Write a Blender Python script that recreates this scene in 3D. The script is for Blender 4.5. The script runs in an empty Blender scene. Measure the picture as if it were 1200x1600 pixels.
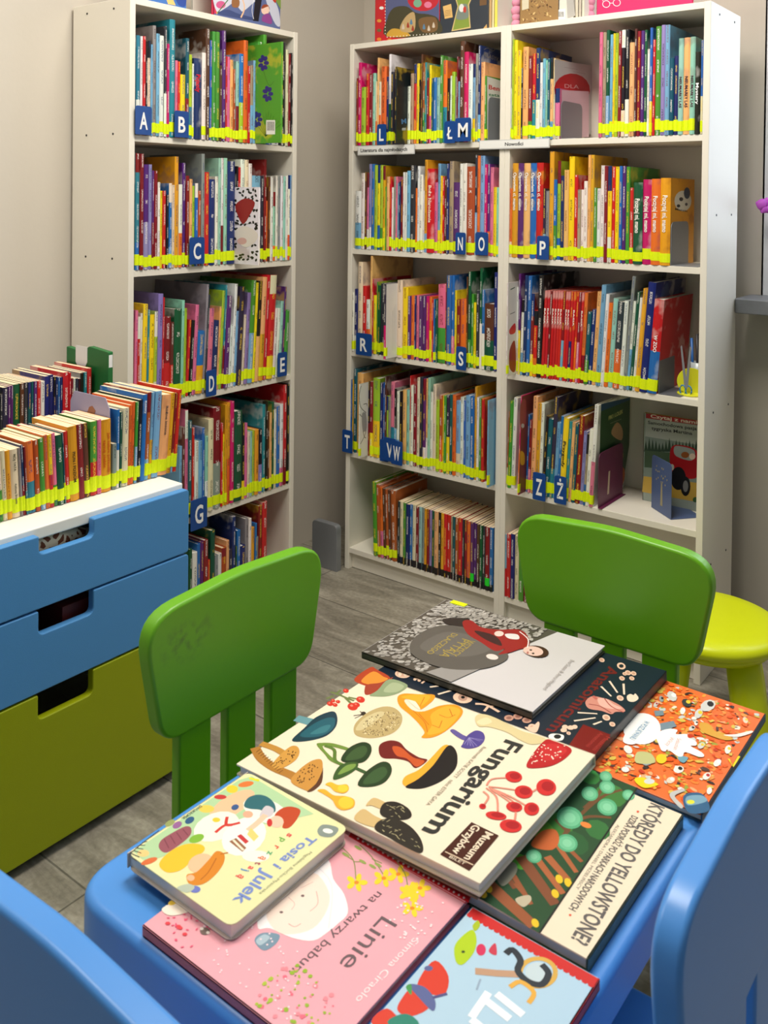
import bpy, bmesh, math, random
from mathutils import Vector, Matrix
PI = math.pi
random.seed(7)
SC = bpy.context.scene
COL = SC.collection

# ------------------------------------------------------------------ camera, light, exposure
CAM = Vector((2.006, -2.411, 1.275)); YAW, PIT, ROL = -0.655, -0.015, 0.011
FPX, CX, CY = 1428.33, 599.7, 331.4          # focal length and principal point for a 1200 x 1600 frame
fw = Vector((math.sin(YAW)*math.cos(PIT), math.cos(YAW)*math.cos(PIT), math.sin(PIT)))
_r = Vector((math.cos(YAW), -math.sin(YAW), 0)); _u = _r.cross(fw)
rt = _r*math.cos(ROL) + _u*math.sin(ROL); up = -_r*math.sin(ROL) + _u*math.cos(ROL)
cd = bpy.data.cameras.new('camera'); cam = bpy.data.objects.new('camera', cd); COL.objects.link(cam)
cd.sensor_fit = 'VERTICAL'; cd.sensor_width = 18; cd.sensor_height = 24
cd.lens = FPX*24/1600; cd.shift_x = (600-CX)/1600; cd.shift_y = -(800-CY)/1600
cd.clip_start = 0.02
cd.dof.use_dof = True; cd.dof.focus_distance = 2.0; cd.dof.aperture_fstop = 7.0
m3 = Matrix((rt, up, -fw)).transposed()
cam.matrix_world = Matrix.Translation(CAM) @ m3.to_4x4()
SC.camera = cam
SC.view_settings.view_transform = 'Standard'; SC.view_settings.look = 'None'
SC.view_settings.gamma = 1.0; SC.view_settings.use_curve_mapping = False
SC.view_settings.exposure = 0.0

W = bpy.data.worlds.new('world'); SC.world = W; W.use_nodes = True
W.node_tree.nodes['Background'].inputs[0].default_value = (0.86, 0.93, 1.0, 1)
W.node_tree.nodes['Background'].inputs[1].default_value = 0.23

def area(name, loc, target, sx, sy, power, col):
    l = bpy.data.lights.new(name, 'AREA'); l.shape = 'RECTANGLE'; l.size = sx; l.size_y = sy
    l.energy = power; l.color = col
    o = bpy.data.objects.new(name, l); COL.objects.link(o); o.location = loc
    o.rotation_euler = (Vector(target)-Vector(loc)).to_track_quat('-Z', 'Y').to_euler()
    return o
area('overhead_area_light', (1.05, -1.0, 2.66), (1.05, -1.0, 0), 0.8, 0.8, 44, (1.0, 0.95, 0.86))
area('overhead_area_light', (0.2, -2.2, 2.66), (0.2, -2.2, 0), 0.6, 0.6, 21, (1.0, 0.93, 0.82))  # added fill lamp, unseen, warms the left side beside the main ceiling light
area('window_daylight', (1.95, 0.62, 1.7), (1.6, -1.0, 1.0), 1.1, 1.2, 20, (0.80, 0.88, 1.0))

# ------------------------------------------------------------------ measuring helpers (photo pixel -> point on a plane of the room)
def ray(px, py): return fw + rt*((px-CX)/FPX) - up*((py-CY)/FPX)
def on_plane(px, py, p0, n):
    d = ray(px, py); t = (Vector(p0)-CAM).dot(n)/d.dot(n); return CAM + d*t
XN, YN, ZN = Vector((1,0,0)), Vector((0,1,0)), Vector((0,0,1))
def onx(px, py, x): return on_plane(px, py, (x,0,0), XN)
def ony(px, py, y): return on_plane(px, py, (0,y,0), YN)
def onz(px, py, z): return on_plane(px, py, (0,0,z), ZN)

# ------------------------------------------------------------------ materials
def srgb(r, g, b):
    f = lambda c: c/12.92 if c <= .04045 else ((c+.055)/1.055)**2.4
    return (f(r/255), f(g/255), f(b/255), 1.0)
MATS = {}
def mat(name, rgb, rough=.45, spec=.5, metal=0.0, noise=None, bump=None, coat=0.0, alpha=None):
    if name in MATS: return MATS[name]
    m = bpy.data.materials.new(name); m.use_nodes = True; nt = m.node_tree; b = nt.nodes['Principled BSDF']
    c = srgb(*rgb) if max(rgb) > 1 else (*rgb, 1)
    b.inputs['Base Color'].default_value = c; b.inputs['Roughness'].default_value = rough
    b.inputs['Specular IOR Level'].default_value = spec; b.inputs['Metallic'].default_value = metal
    b.inputs['Coat Weight'].default_value = coat
    if noise:
        sc, amt = noise
        tc = nt.nodes.new('ShaderNodeTexCoord'); n = nt.nodes.new('ShaderNodeTexNoise'); n.inputs['Scale'].default_value = sc; n.inputs['Detail'].default_value = 5
        nt.links.new(tc.outputs['Object'], n.inputs['Vector'])
        r = nt.nodes.new('ShaderNodeMapRange'); r.inputs['To Min'].default_value = 1-amt; r.inputs['To Max'].default_value = 1+amt*.6
        nt.links.new(n.outputs['Fac'], r.inputs['Value'])
        h = nt.nodes.new('ShaderNodeHueSaturation'); h.inputs['Color'].default_value = c
        nt.links.new(r.outputs['Result'], h.inputs['Value']); nt.links.new(h.outputs['Color'], b.inputs['Base Color'])
    if bump:
        sc, st = bump
        tc = nt.nodes.new('ShaderNodeTexCoord'); n = nt.nodes.new('ShaderNodeTexNoise'); n.inputs['Scale'].default_value = sc; n.inputs['Detail'].default_value = 3
        nt.links.new(tc.outputs['Object'], n.inputs['Vector'])
        bp = nt.nodes.new('ShaderNodeBump'); bp.inputs['Strength'].default_value = st; bp.inputs['Distance'].default_value = .002
        nt.links.new(n.outputs['Fac'], bp.inputs['Height']); nt.links.new(bp.outputs['Normal'], b.inputs['Normal'])
    MATS[name] = m; return m

def print_mat(name, rough=.38, spines=False):
    """printed cover: colour from the mesh's colour attributes; spines carry fine lettering-like flecks"""
    m = bpy.data.materials.new(name); m.use_nodes = True; nt = m.node_tree; N = nt.nodes; L = nt.links
    b = N['Principled BSDF']; b.inputs['Roughness'].default_value = rough; b.inputs['Specular IOR Level'].default_value = .4
    a = N.new('ShaderNodeAttribute'); a.attribute_name = 'Col'
    if not spines:
        L.new(a.outputs['Color'], b.inputs['Base Color']); return m
    a2 = N.new('ShaderNodeAttribute'); a2.attribute_name = 'Col2'
    uv = N.new('ShaderNodeUVMap'); uv.uv_map = 'UVMap'
    sp = N.new('ShaderNodeSeparateXYZ'); L.new(uv.outputs['UV'], sp.inputs[0])
    def math_(op, x, y=None, cl=False):
        n = N.new('ShaderNodeMath'); n.operation = op; n.use_clamp = cl
        for i, v in enumerate((x, y)):
            if v is None: continue
            if isinstance(v, (int, float)): n.inputs[i].default_value = v
            else: L.new(v, n.inputs[i])
        return n.outputs[0]
    U, V = sp.outputs[0], sp.outputs[1]
    band = math_('LESS_THAN', math_('ABSOLUTE', math_('SUBTRACT', U, .5)), .19)
    cb = N.new('ShaderNodeCombineXYZ'); L.new(math_('MULTIPLY', U, 5.0), cb.inputs[0]); L.new(math_('MULTIPLY', V, 480.0), cb.inputs[1])
    g = N.new('ShaderNodeTexNoise'); g.inputs['Scale'].default_value = 1.0; g.inputs['Detail'].default_value = 0; L.new(cb.outputs[0], g.inputs['Vector'])
    gl = math_('GREATER_THAN', g.outputs['Fac'], .5)
    w = N.new('ShaderNodeTexNoise'); w.noise_dimensions = '1D'; w.inputs['Scale'].default_value = 17.0; w.inputs['Detail'].default_value = 0
    L.new(V, w.inputs['W']); wd = math_('GREATER_THAN', w.outputs['Fac'], .5)
    msk = math_('MULTIPLY', math_('MULTIPLY', band, gl), math_('MULTIPLY', wd, a.outputs['Alpha']))
    # soft illustration blotches on the boards
    nb = N.new('ShaderNodeTexNoise'); nb.inputs['Scale'].default_value = 14; nb.inputs['Detail'].default_value = 3
    tc = N.new('ShaderNodeTexCoord'); L.new(tc.outputs['Object'], nb.inputs['Vector'])
    rr = N.new('ShaderNodeMapRange'); rr.inputs['From Min'].default_value = .52; rr.inputs['From Max'].default_value = .6; rr.inputs['To Max'].default_value = .35
    L.new(nb.outputs['Fac'], rr.inputs['Value'])
    bl = math_('MULTIPLY', rr.outputs['Result'], math_('SUBTRACT', 1.0, a.outputs['Alpha']))
    fac = math_('ADD', math_('MULTIPLY', msk, .75), bl, True)
    mx = N.new('ShaderNodeMix'); mx.data_type = 'RGBA'; L.new(fac, mx.inputs['Factor']); L.new(a.outputs['Color'], mx.inputs['A']); L.new(a2.outputs['Color'], mx.inputs['B'])
    L.new(mx.outputs['Result'], b.inputs['Base Color'])
    return m

M_SPINE = print_mat('book_cover_print', .36, True)
M_PRINT = print_mat('printed_board', .34)
M_LETTER = mat('lettering_white', (240, 240, 238), .5)
M_WHITE = mat('white_foil_board', (232, 226, 212), .42, noise=(6, .03))
M_PAGE = mat('paper_pages', (236, 218, 184), .8, .2)
# paper block with leaf lines
def _pages():
    m = MATS['paper_pages']; nt = m.node_tree; b = nt.nodes['Principled BSDF']
    tc = nt.nodes.new('ShaderNodeTexCoord'); w = nt.nodes.new('ShaderNodeTexNoise'); mp = nt.nodes.new('ShaderNodeMapping')
    mp.inputs['Scale'].default_value = (900, 6, 6); w.inputs['Scale'].default_value = 1
    nt.links.new(tc.outputs['Object'], mp.inputs[0]); nt.links.new(mp.outputs[0], w.inputs['Vector'])
    r = nt.nodes.new('ShaderNodeValToRGB'); r.color_ramp.elements[0].color = srgb(196, 170, 128); r.color_ramp.elements[1].color = srgb(246, 228, 196)
    r.color_ramp.elements[0].position = .3; r.color_ramp.elements[1].position = .6
    nt.links.new(w.outputs['Fac'], r.inputs['Fac']); nt.links.new(r.outputs['Color'], b.inputs['Base Color'])
_pages()
M_PAGEW = mat('white_paper_pages', (232, 228, 216), .7, .2)
M_STICK = mat('fluorescent_label', (226, 244, 14), .5, .3, noise=(300, .12))
M_STICKG = mat('green_label', (40, 220, 50), .5, .3)
M_TAB = mat('blue_tab_plastic', (8, 66, 138), .35)
M_GMET = mat('grey_metal', (138, 141, 146), .35, .5, .25)
M_WALL = mat('painted_wall', (204, 196, 183), .85, .2, noise=(2.5, .03), bump=(60, .15))
M_GREEN = mat('grass_green_plastic', (98, 164, 16), .36, .45, noise=(7, .05))
M_LIME = mat('lime_plastic', (208, 218, 0), .36, .45)
M_BLUE = mat('blue_plastic', (78, 146, 222), .34, .45)
M_DBLUE = mat('drawer_blue', (78, 142, 200), .5, .35, bump=(500, .1))
M_DGREEN = mat('drawer_green', (150, 160, 0), .5, .35, bump=(500, .1))
M_SILL = mat('grey_stone_sill', (118, 120, 124), .5, noise=(40, .25))
M_DARK = mat('dark_hole', (14, 12, 12), .6)

# ------------------------------------------------------------------ mesh collector
def cat_rom(pts, n=6, closed=True):
    out = []; k = len(pts)
    for i in range(k if closed else k-1):
        g = lambda j: Vector(pts[j % k]) if closed else Vector(pts[max(0, min(k-1, j))])
        p0, p1, p2, p3 = g(i-1), g(i), g(i+1), g(i+2)
        for s in range(n):
            t = s/n
            out.append(.5*((2*p1)+(-p0+p2)*t+(2*p0-5*p1+4*p2-p3)*t*t+(-p0+3*p1-3*p2+p3)*t**3))
    if not closed: out.append(Vector(pts[-1]))
    return out
def rounded(corners, radii, n=6):
    """rounded polygon outline from corner points and radii"""
    out = []; k = len(corners)
    for i in range(k):
        p = Vector(corners[i]); a = (Vector(corners[i-1])-p); b = (Vector(corners[(i+1) % k])-p)
        r = radii[i] if isinstance(radii, (list, tuple)) else radii
        if r <= 0: out.append(p); continue
        ang = a.angle(b); d = min(r/math.tan(ang/2), a.length*.49, b.length*.49)
        q0, q1 = p+a.normalized()*d, p+b.normalized()*d
        for s in range(n+1):
            t = s/n; out.append((1-t)**2*q0+2*t*(1-t)*p+t*t*q1)
    return out

class MB:
    def __init__(s): s.v = []; s.f = []; s.m = []; s.c = []; s.c2 = []; s.uv = []
    def face(s, idx, mi=0, col=(1,1,1,1), col2=(1,1,1,1), uv=None):
        s.f.append(tuple(idx)); s.m.append(mi); s.c.append(col); s.c2.append(col2); s.uv.append(uv)
    def add(s, pts): b = len(s.v); s.v += [tuple(p) for p in pts]; return b
    def box(s, x0, x1, y0, y1, z0, z1, mi=0, col=(1,1,1,1), M=None):
        P = [(x,y,z) for x in (x0,x1) for y in (y0,y1) for z in (z0,z1)]
        if M is not None: P = [M @ Vector(p) for p in P]
        b = s.add(P)
        for q in ((0,1,3,2),(4,6,7,5),(0,4,5,1),(2,3,7,6),(0,2,6,4),(1,5,7,3)): s.face([b+i for i in q], mi, col)
        return s
    def prism(s, out2, h0, h1, M=None, mi=0, col=(1,1,1,1)):
        """outline in local XY extruded along local Z from h0 to h1, M maps to object space"""
        n = len(out2); P = [Vector((p[0], p[1], h)) for h in (h0, h1) for p in out2]
        if M is not None: P = [M @ p for p in P]
        b = s.add(P)
        s.face([b+i for i in range(n)][::-1], mi, col); s.face([b+n+i for i in range(n)], mi, col)
        for i in range(n): j = (i+1) % n; s.face([b+i, b+j, b+n+j, b+n+i], mi, col)
        return s
    def lathe(s, prof, M=None, seg=32, mi=0, col=(1,1,1,1)):
        rows = []
        for r, z in prof:
            P = [Vector((r*math.cos(2*PI*i/seg), r*math.sin(2*PI*i/seg), z)) for i in range(seg)]
            if M is not None: P = [M @ p for p in P]
            rows.append(s.add(P))
        for a, b in zip(rows, rows[1:]):
            for i in range(seg): j = (i+1) % seg; s.face([a+i, a+j, b+j, b+i], mi, col)
        s.face([rows[0]+i for i in range(seg)][::-1], mi, col); s.face([rows[-1]+i for i in range(seg)], mi, col)
        return s
    def tube(s, pts, rad, seg=10, mi=0, col=(1,1,1,1)):
        pts = [Vector(p) for p in pts]; rows = []
        for i, p in enumerate(pts):
            t = (pts[min(i+1, len(pts)-1)]-pts[max(i-1, 0)]).normalized()
            a = t.cross(Vector((0,0,1)) if abs(t.z) < .9 else Vector((1,0,0))).normalized(); b = t.cross(a)
            r = rad[i] if isinstance(rad, (list, tuple)) else rad
            rows.append(s.add([p+a*r*math.cos(2*PI*k/seg)+b*r*math.sin(2*PI*k/seg) for k in range(seg)]))
        for a, b in zip(rows, rows[1:]):
            for i in range(seg): j = (i+1) % seg; s.face([a+i, a+j, b+j, b+i], mi, col)
        s.face([rows[0]+i for i in range(seg)][::-1], mi, col); s.face([rows[-1]+i for i in range(seg)], mi, col)
        return s
    def build(s, name, mats, parent=None, smooth=False, bevel=0, segs=3, data_only=False):
        me = bpy.data.meshes.new(name); me.from_pydata(s.v, [], s.f)
        if not isinstance(mats, (list, tuple)): mats = [mats]
        for m in mats: me.materials.append(m)
        me.polygons.foreach_set('material_index', s.m)
        ca = me.color_attributes.new('Col', 'FLOAT_COLOR', 'CORNER'); c2 = me.color_attributes.new('Col2', 'FLOAT_COLOR', 'CORNER'); ul = me.uv_layers.new(name='UVMap')
        A = []; B = []; U = []
        for f, c, d, u in zip(s.f, s.c, s.c2, s.uv):
            for k in range(len(f)): A += c; B += d; U += (u[k] if u else (0, 0))
        ca.data.foreach_set('color', A); c2.data.foreach_set('color', B); ul.data.foreach_set('uv', U)
        if smooth: me.polygons.foreach_set('use_smooth', [True]*len(me.polygons))
        me.update()
        bm = bmesh.new(); bm.from_mesh(me); bmesh.ops.recalc_face_normals(bm, faces=bm.faces)
        bm.to_mesh(me); bm.free()
        if data_only: return me
        o = bpy.data.objects.new(name, me); COL.objects.link(o)
        if parent: o.parent = parent
        if bevel:
            b = o.modifiers.new('bevel', 'BEVEL'); b.width = bevel; b.segments = segs; b.limit_method = 'ANGLE'; b.angle_limit = math.radians(35)
            if smooth:
                w = o.modifiers.new('wn', 'WEIGHTED_NORMAL'); w.keep_sharp = True
        return o

def tag(o, label=None, cat=None, group=None, kind=None):
    if label: o['label'] = label
    if cat: o['category'] = cat
    if group: o['group'] = group
    if kind: o['kind'] = kind
    return o
def empty(name, loc, rz=0):
    o = bpy.data.objects.new(name, None); COL.objects.link(o); o.location = loc; o.rotation_euler = (0,0,rz); o.empty_display_size = .05
    return o

# text -> triangles (cached per string)
_TX = {}
def text_geo(s, bold=False):
    k = (s, bold)
    if k in _TX: return _TX[k]
    cu = bpy.data.curves.new('t', 'FONT'); cu.body = s; cu.size = 1; cu.resolution_u = 3
    if bold: cu.offset = .022
    o = bpy.data.objects.new('t', cu); COL.objects.link(o)
    me = bpy.data.meshes.new_from_object(o.evaluated_get(bpy.context.evaluated_depsgraph_get()))
    v = [p.co.copy() for p in me.vertices]; f = [tuple(p.vertices) for p in me.polygons]
    COL.objects.unlink(o); bpy.data.objects.remove(o); bpy.data.curves.remove(cu); bpy.data.meshes.remove(me)
    x0 = min(p.x for p in v); x1 = max(p.x for p in v); cap = .729
    v = [((p.x-x0)/(x1-x0), p.y/cap) for p in v]
    _TX[k] = (v, f, (x1-x0)/cap); return _TX[k]
def put_text(mb, s, origin, ex, ey, length, height, nrm=None, eps=.0, mi=0, col=(1,1,1,1), bold=False):
    """lettering with baseline from origin along ex (unit) for `length`, cap height `height` along ey"""
    v, f, asp = text_geo(s, bold); o = Vector(origin)
    b = mb.add([o+ex*(p[0]*length)+ey*(p[1]*height)+(nrm*eps if nrm is not None else Vector((0,0,0))) for p in v])
    for q in f: mb.face([b+i for i in q], mi, col)

# ------------------------------------------------------------------ room shell
def floor_mat():
    m = bpy.data.materials.new('grey_stone_tiles'); m.use_nodes = True; nt = m.node_tree; N = nt.nodes; L = nt.links; b = N['Principled BSDF']
    tc = N.new('ShaderNodeTexCoord'); mp = N.new('ShaderNodeMapping'); mp.inputs['Location'].default_value = (-.58+.6, 1.42-.298*0, 0)
    L.new(tc.outputs['Object'], mp.inputs[0])
    br = N.new('ShaderNodeTexBrick'); br.offset = 0; br.inputs['Scale'].default_value = 1; br.inputs['Brick Width'].default_value = .6; br.inputs['Row Height'].default_value = .298
    br.inputs['Mortar Size'].default_value = .0022; br.inputs['Mortar Smooth'].default_value = .2
    br.inputs['Color1'].default_value = (.9,.9,.9,1); br.inputs['Color2'].default_value = (1.08,1.08,1.08,1); br.inputs['Mortar'].default_value = (0.42,.42,.42,1)
    L.new(mp.outputs[0], br.inputs['Vector'])
    m2 = N.new('ShaderNodeMapping'); m2.inputs['Rotation'].default_value = (0,0,.5); m2.inputs['Scale'].default_value = (2.2, 9, 1); L.new(tc.outputs['Object'], m2.inputs[0])
    n = N.new('ShaderNodeTexNoise'); n.inputs['Scale'].default_value = 1.6; n.inputs['Detail'].default_value = 9; n.inputs['Roughness'].default_value = .66; n.inputs['Distortion'].default_value = 1.1
    L.new(m2.outputs[0], n.inputs['Vector'])
    r = N.new('ShaderNodeValToRGB'); e = r.color_ramp.elements
    e[0].position = .3; e[0].color = srgb(108, 103, 91); e[1].position = .72; e[1].color = srgb(178, 172, 157)
    x = r.color_ramp.elements.new(.5); x.color = srgb(142, 136, 122)
    L.new(n.outputs['Fac'], r.inputs['Fac'])
    n2 = N.new('ShaderNodeTexNoise'); n2.inputs['Scale'].default_value = 90; n2.inputs['Detail'].default_value = 4; L.new(tc.outputs['Object'], n2.inputs['Vector'])
    r2 = N.new('ShaderNodeMapRange'); r2.inputs['From Min'].default_value = .3; r2.inputs['From Max'].default_value = .7; r2.inputs['To Min'].default_value = .82; r2.inputs['To Max'].default_value = 1.12; L.new(n2.outputs['Fac'], r2.inputs['Value'])
    a = N.new('ShaderNodeMix'); a.data_type = 'RGBA'; a.blend_type = 'MULTIPLY'; a.inputs['Factor'].default_value = 1; L.new(r.outputs['Color'], a.inputs['A']); L.new(br.outputs['Color'], a.inputs['B'])
    c = N.new('ShaderNodeMix'); c.data_type = 'RGBA'; c.blend_type = 'MULTIPLY'; c.inputs['Factor'].default_value = 1; L.new(a.outputs['Result'], c.inputs['A']); L.new(r2.outputs['Result'], c.inputs['B'])
    L.new(c.outputs['Result'], b.inputs['Base Color']); b.inputs['Roughness'].default_value = .5
    bp = N.new('ShaderNodeBump'); bp.inputs['Strength'].default_value = .35; bp.inputs['Distance'].default_value = .003
    s = N.new('ShaderNodeMath'); s.operation = 'SUBTRACT'; L.new(n.outputs['Fac'], s.inputs[0]); L.new(br.outputs['Fac'], s.inputs[1]); L.new(s.outputs[0], bp.inputs['Height']); L.new(bp.outputs['Normal'], b.inputs['Normal'])
    return m
def struct(name, mb, m, **k): o = mb.build(name, m, **k); o['kind'] = 'structure'; return o
WX, WY, H = -.262, .40, 2.75
struct('floor', MB().box(WX-.1, 3.6, -4.2, WY+.1, -.05, 0), floor_mat())
struct('wall_left', MB().box(WX-.1, WX, -4.2, WY+.1, 0, H), M_WALL)
wb = MB(); OX0, OX1, OZ0, OZ1 = 1.256, 2.75, .962, 2.3
wb.box(WX, OX0, WY, WY+.3, 0, H); wb.box(OX1, 3.6, WY, WY+.3, 0, H); wb.box(OX0, OX1, WY, WY+.3, 0, OZ0); wb.box(OX0, OX1, WY, WY+.3, OZ1, H)
struct('wall_back', wb, M_WALL)
struct('ceiling', MB().box(WX-.1, 3.6, -4.2, WY+.3, H, H+.05), mat('ceiling_white', (235, 232, 225), .9, .1))
M_FR = mat('window_frame_white', (236, 238, 242), .35)
wf = MB()
for a in (OX0+.015, (OX0+OX1)/2-.03, OX1-.075): wf.box(a, a+.06, WY+.2, WY+.26, OZ0+.06, OZ1)
wf.box(OX0+.015, OX1-.015, WY+.2, WY+.26, OZ0+.06, OZ0+.13); wf.box(OX0+.015, OX1-.015, WY+.2, WY+.26, OZ1-.06, OZ1)
w1 = struct('window_1', wf, M_FR, bevel=.004)
gl = bpy.data.materials.new('window_glass'); gl.use_nodes = True; g = gl.node_tree.nodes['Principled BSDF']
g.inputs['Transmission Weight'].default_value = 1; g.inputs['Roughness'].default_value = 0; g.inputs['IOR'].default_value = 1.01
MB().box(OX0+.07, OX1-.07, WY+.225, WY+.23, OZ0+.12, OZ1-.06).build('window_pane', gl, w1)
struct('trim_1', MB().prism(rounded([(OX0-.008, WY), (OX0-.008, WY+.21), (OX0+.02, WY+.21), (OX0+.02, WY)], .003), OZ0+.04, OZ1), M_FR)
sl = MB(); sl.prism(rounded([(1.221, .236), (2.8, .236), (2.8, .62), (1.256, .62), (1.256, .40), (1.221, .40)], [.018, .004, 0, 0, 0, .004]), .962, 1.003)
tag(sl.build('window_sill', M_SILL, bevel=.006, smooth=True), 'thick grey stone window sill with rounded end beside the right bookcase', 'window sill', kind='structure')

# ------------------------------------------------------------------ bookcases
T = .018; HT = 1.80; DEP = .256
HR = [1.453, 1.102, .752, .405, .074]; HL = [1.437, 1.076, .71, .362, .074]
def bookcase(loc, rz, Wd, HS, label, holes):
    r = empty('bookcase', loc, rz); tag(r, label, 'bookcase')
    for k, x in enumerate((0, Wd-T)):
        s = MB(); s.box(x, x+T, 0, DEP, 0, HT)
        s.build('side_panel', M_WHITE, r, bevel=.0015)
    MB().box(T, Wd-T, .002, DEP, HT-T, HT-.0005).build('top_board', M_WHITE, r, bevel=.001)
    for z in HS[:4]: MB().box(T, Wd-T, .003, DEP-.006, z-T, z).build('shelf', M_WHITE, r, bevel=.001)
    MB().box(T, Wd-T, .003, DEP-.006, HS[4]-T, HS[4]).build('bottom_board', M_WHITE, r, bevel=.001)
    MB().box(T, Wd-T, .02, .034, .002, HS[4]-T).build('plinth', M_WHITE, r)
    MB().box(T, Wd-T, DEP-.006, DEP-.001, .01, HT-.01).build('back_panel', M_WHITE, r)
    if holes:
        h = MB()
        for (x, y, z) in holes: h.lathe([(.003, 0), (.003, .001)], Matrix.Translation((x, y, z)) @ Matrix.Rotation(PI/2, 4, 'Y'), 12)
        h.build('screw_hole', M_DARK, r)
    return r
WL, WR = .645, .611
bookcase((.003, -.908, 0), PI/2, WL, HL, 'tall white bookcase on the left wall behind the blue and green chest', [(-.001, y, z) for z in (.1, .5, 1.105, 1.44, 1.775) for y in (.07, .19)])
bookcase((0, 0, 0), 0, WR, HR, 'tall white bookcase left of the pair on the back wall, nearest the corner', [(-.001, .05, 1.7)])
bookcase((WR, 0, 0), 0, WR, HR, 'tall white bookcase right of the pair, next to the window sill', [(WR+.0, y, z) for z in (.71, .30, 1.775, 1.24) for y in (.07, .2)])

# ------------------------------------------------------------------ chest of drawers
ch = empty('drawer_chest', (.19, -1.382, 0)); tag(ch, 'low chest with two blue drawers over a green drawer, books on its white top', 'chest of drawers')
cw = .304
def lc(o): o.location = (-.19, 1.382, 0); return o
lc(MB().box(-.05, .431, -1.382-cw+.002, -1.382+cw-.002, .616, .640).build('top_board', mat('chest_white', (240, 238, 230), .4), ch, bevel=.003))
for y in (-1.382-cw+.002, -1.382+cw-.02): lc(MB().box(-.05, .425, y, y+.018, .0, .616).build('side_panel', M_WHITE, ch, bevel=.001))
lc(MB().box(-.05, -.044, -1.382-cw+.02, -1.382+cw-.02, .02, .616).build('back_panel', M_WHITE, ch))
FR = Matrix(((0,0,1,0),(1,0,0,0),(0,1,0,0),(0,0,0,1)))     # (y, z, x) outline -> room
def drawer(z0, z1, m, nd):
    y0, y1 = -1.382-cw, -1.382+cw; a, b = -1.382-.06, -1.382+.06; zt = z1; zn = z1-nd
    pts = [(y0,z0),(y1,z0),(y1,z1),(b,z1),(b,zn),(a,zn),(a,z1),(y0,z1)]
    out = rounded(pts, [.008,.008,.01,.004,.013,.013,.004,.01], 5)
    d = lc(MB().prism([(p.x, p.y) for p in out], .432, .450, FR).build('drawer', m, ch, bevel=.0025))
    bx = MB(); t = .012; Y0, Y1 = y0+.03, y1-.03; zb = z0+.02; zh = min(z1-.04, z0+.11) if z1 < .5 else z1-.05
    bx.box(-.03, .431, Y0, Y1, zb, zb+t); bx.box(-.03, .431, Y0, Y0+t, zb, zh); bx.box(-.03, .431, Y1-t, Y1, zb, zh); bx.box(-.03, -.03+t, Y0, Y1, zb, zh)
    o = bx.build('drawer_box', M_WHITE, d)
    return d
drawer(.491, .630, M_DBLUE, .036); drawer(.331, .487, M_DBLUE, .046); drawer(.022, .327, M_DGREEN, .048)
# giraffe-print soft toy and red box glimpsed in the cut-outs
def giraffe():
    m = bpy.data.materials.new('giraffe_plush'); m.use_nodes = True; nt = m.node_tree; b = nt.nodes['Principled BSDF']
    v = nt.nodes.new('ShaderNodeTexVoronoi'); v.feature = 'DISTANCE_TO_EDGE'; v.inputs['Scale'].default_value = 60
    tc = nt.nodes.new('ShaderNodeTexCoord'); nt.links.new(tc.outputs['Object'], v.inputs['Vector'])
    r = nt.nodes.new('ShaderNodeValToRGB'); r.color_ramp.interpolation = 'CONSTANT'; r.color_ramp.elements[0].color = srgb(236, 214, 180); r.color_ramp.elements[1].color = srgb(120, 62, 34); r.color_ramp.elements[1].position = .16
    nt.links.new(v.outputs['Distance'], r.inputs['Fac']); nt.links.new(r.outputs['Color'], b.inputs['Base Color']); b.inputs['Roughness'].default_value = .9
    return m
g = MB(); g.tube([(.405, -1.46, .586), (.40, -1.42, .592), (.40, -1.38, .592), (.398, -1.34, .590), (.39, -1.28, .58)], [.014, .018, .018, .016, .012], 16)
tag(g.build('plush_toy', giraffe(), smooth=True), 'giraffe-patterned soft toy showing in the top drawer cut-out', 'toy')
g = MB(); g.box(.34, .42, -1.372, -1.30, .395, .462)
tag(g.build('toy_box', mat('red_card', (90, 24, 24), .5)), 'small red and white box inside the middle blue drawer', 'box')
# grey plate in the corner
o = MB().prism(rounded([(-.113, 0), (.0, 0), (-.001, .157), (-.113, .157)], [.002, .002, .018, .018]), -.012, .012, Matrix.Translation((.004, -.035, 0.0)) @ Matrix(((1,0,0,0),(0,0,-1,0),(0,1,0,0),(0,0,0,1)))).build('metal_plate', M_GMET, bevel=.002)
tag(o, 'grey plate standing on the floor in the gap between two bookcases', 'plate')

# ------------------------------------------------------------------ table, chairs, stool
tb = empty('childrens_table', (1.36, -1.415, 0)); tag(tb, 'low blue plastic table covered with picture books', 'table')
TX0, TX1, TY0, TY1 = -.272, .272, -.388, .388
def rim(): return [(p.x, p.y) for p in rounded([(TX0,TY0),(TX1,TY0),(TX1,TY1),(TX0,TY1)], .06, 10)]
MB().prism(rim(), .415, .480).build('tabletop', M_BLUE, tb, bevel=.012, segs=4, smooth=True)
for sx in (-1, 1):
    for sy in (-1, 1):
        MB().lathe([(.025, 0), (.029, .004), (.031, .1), (.036, .43)], Matrix.Translation((sx*.208, sy*.318, 0)) @ Matrix.Shear('XY', 4, (sx*-.0, sy*-.0))).build('leg', M_BLUE, tb, smooth=True)

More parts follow.
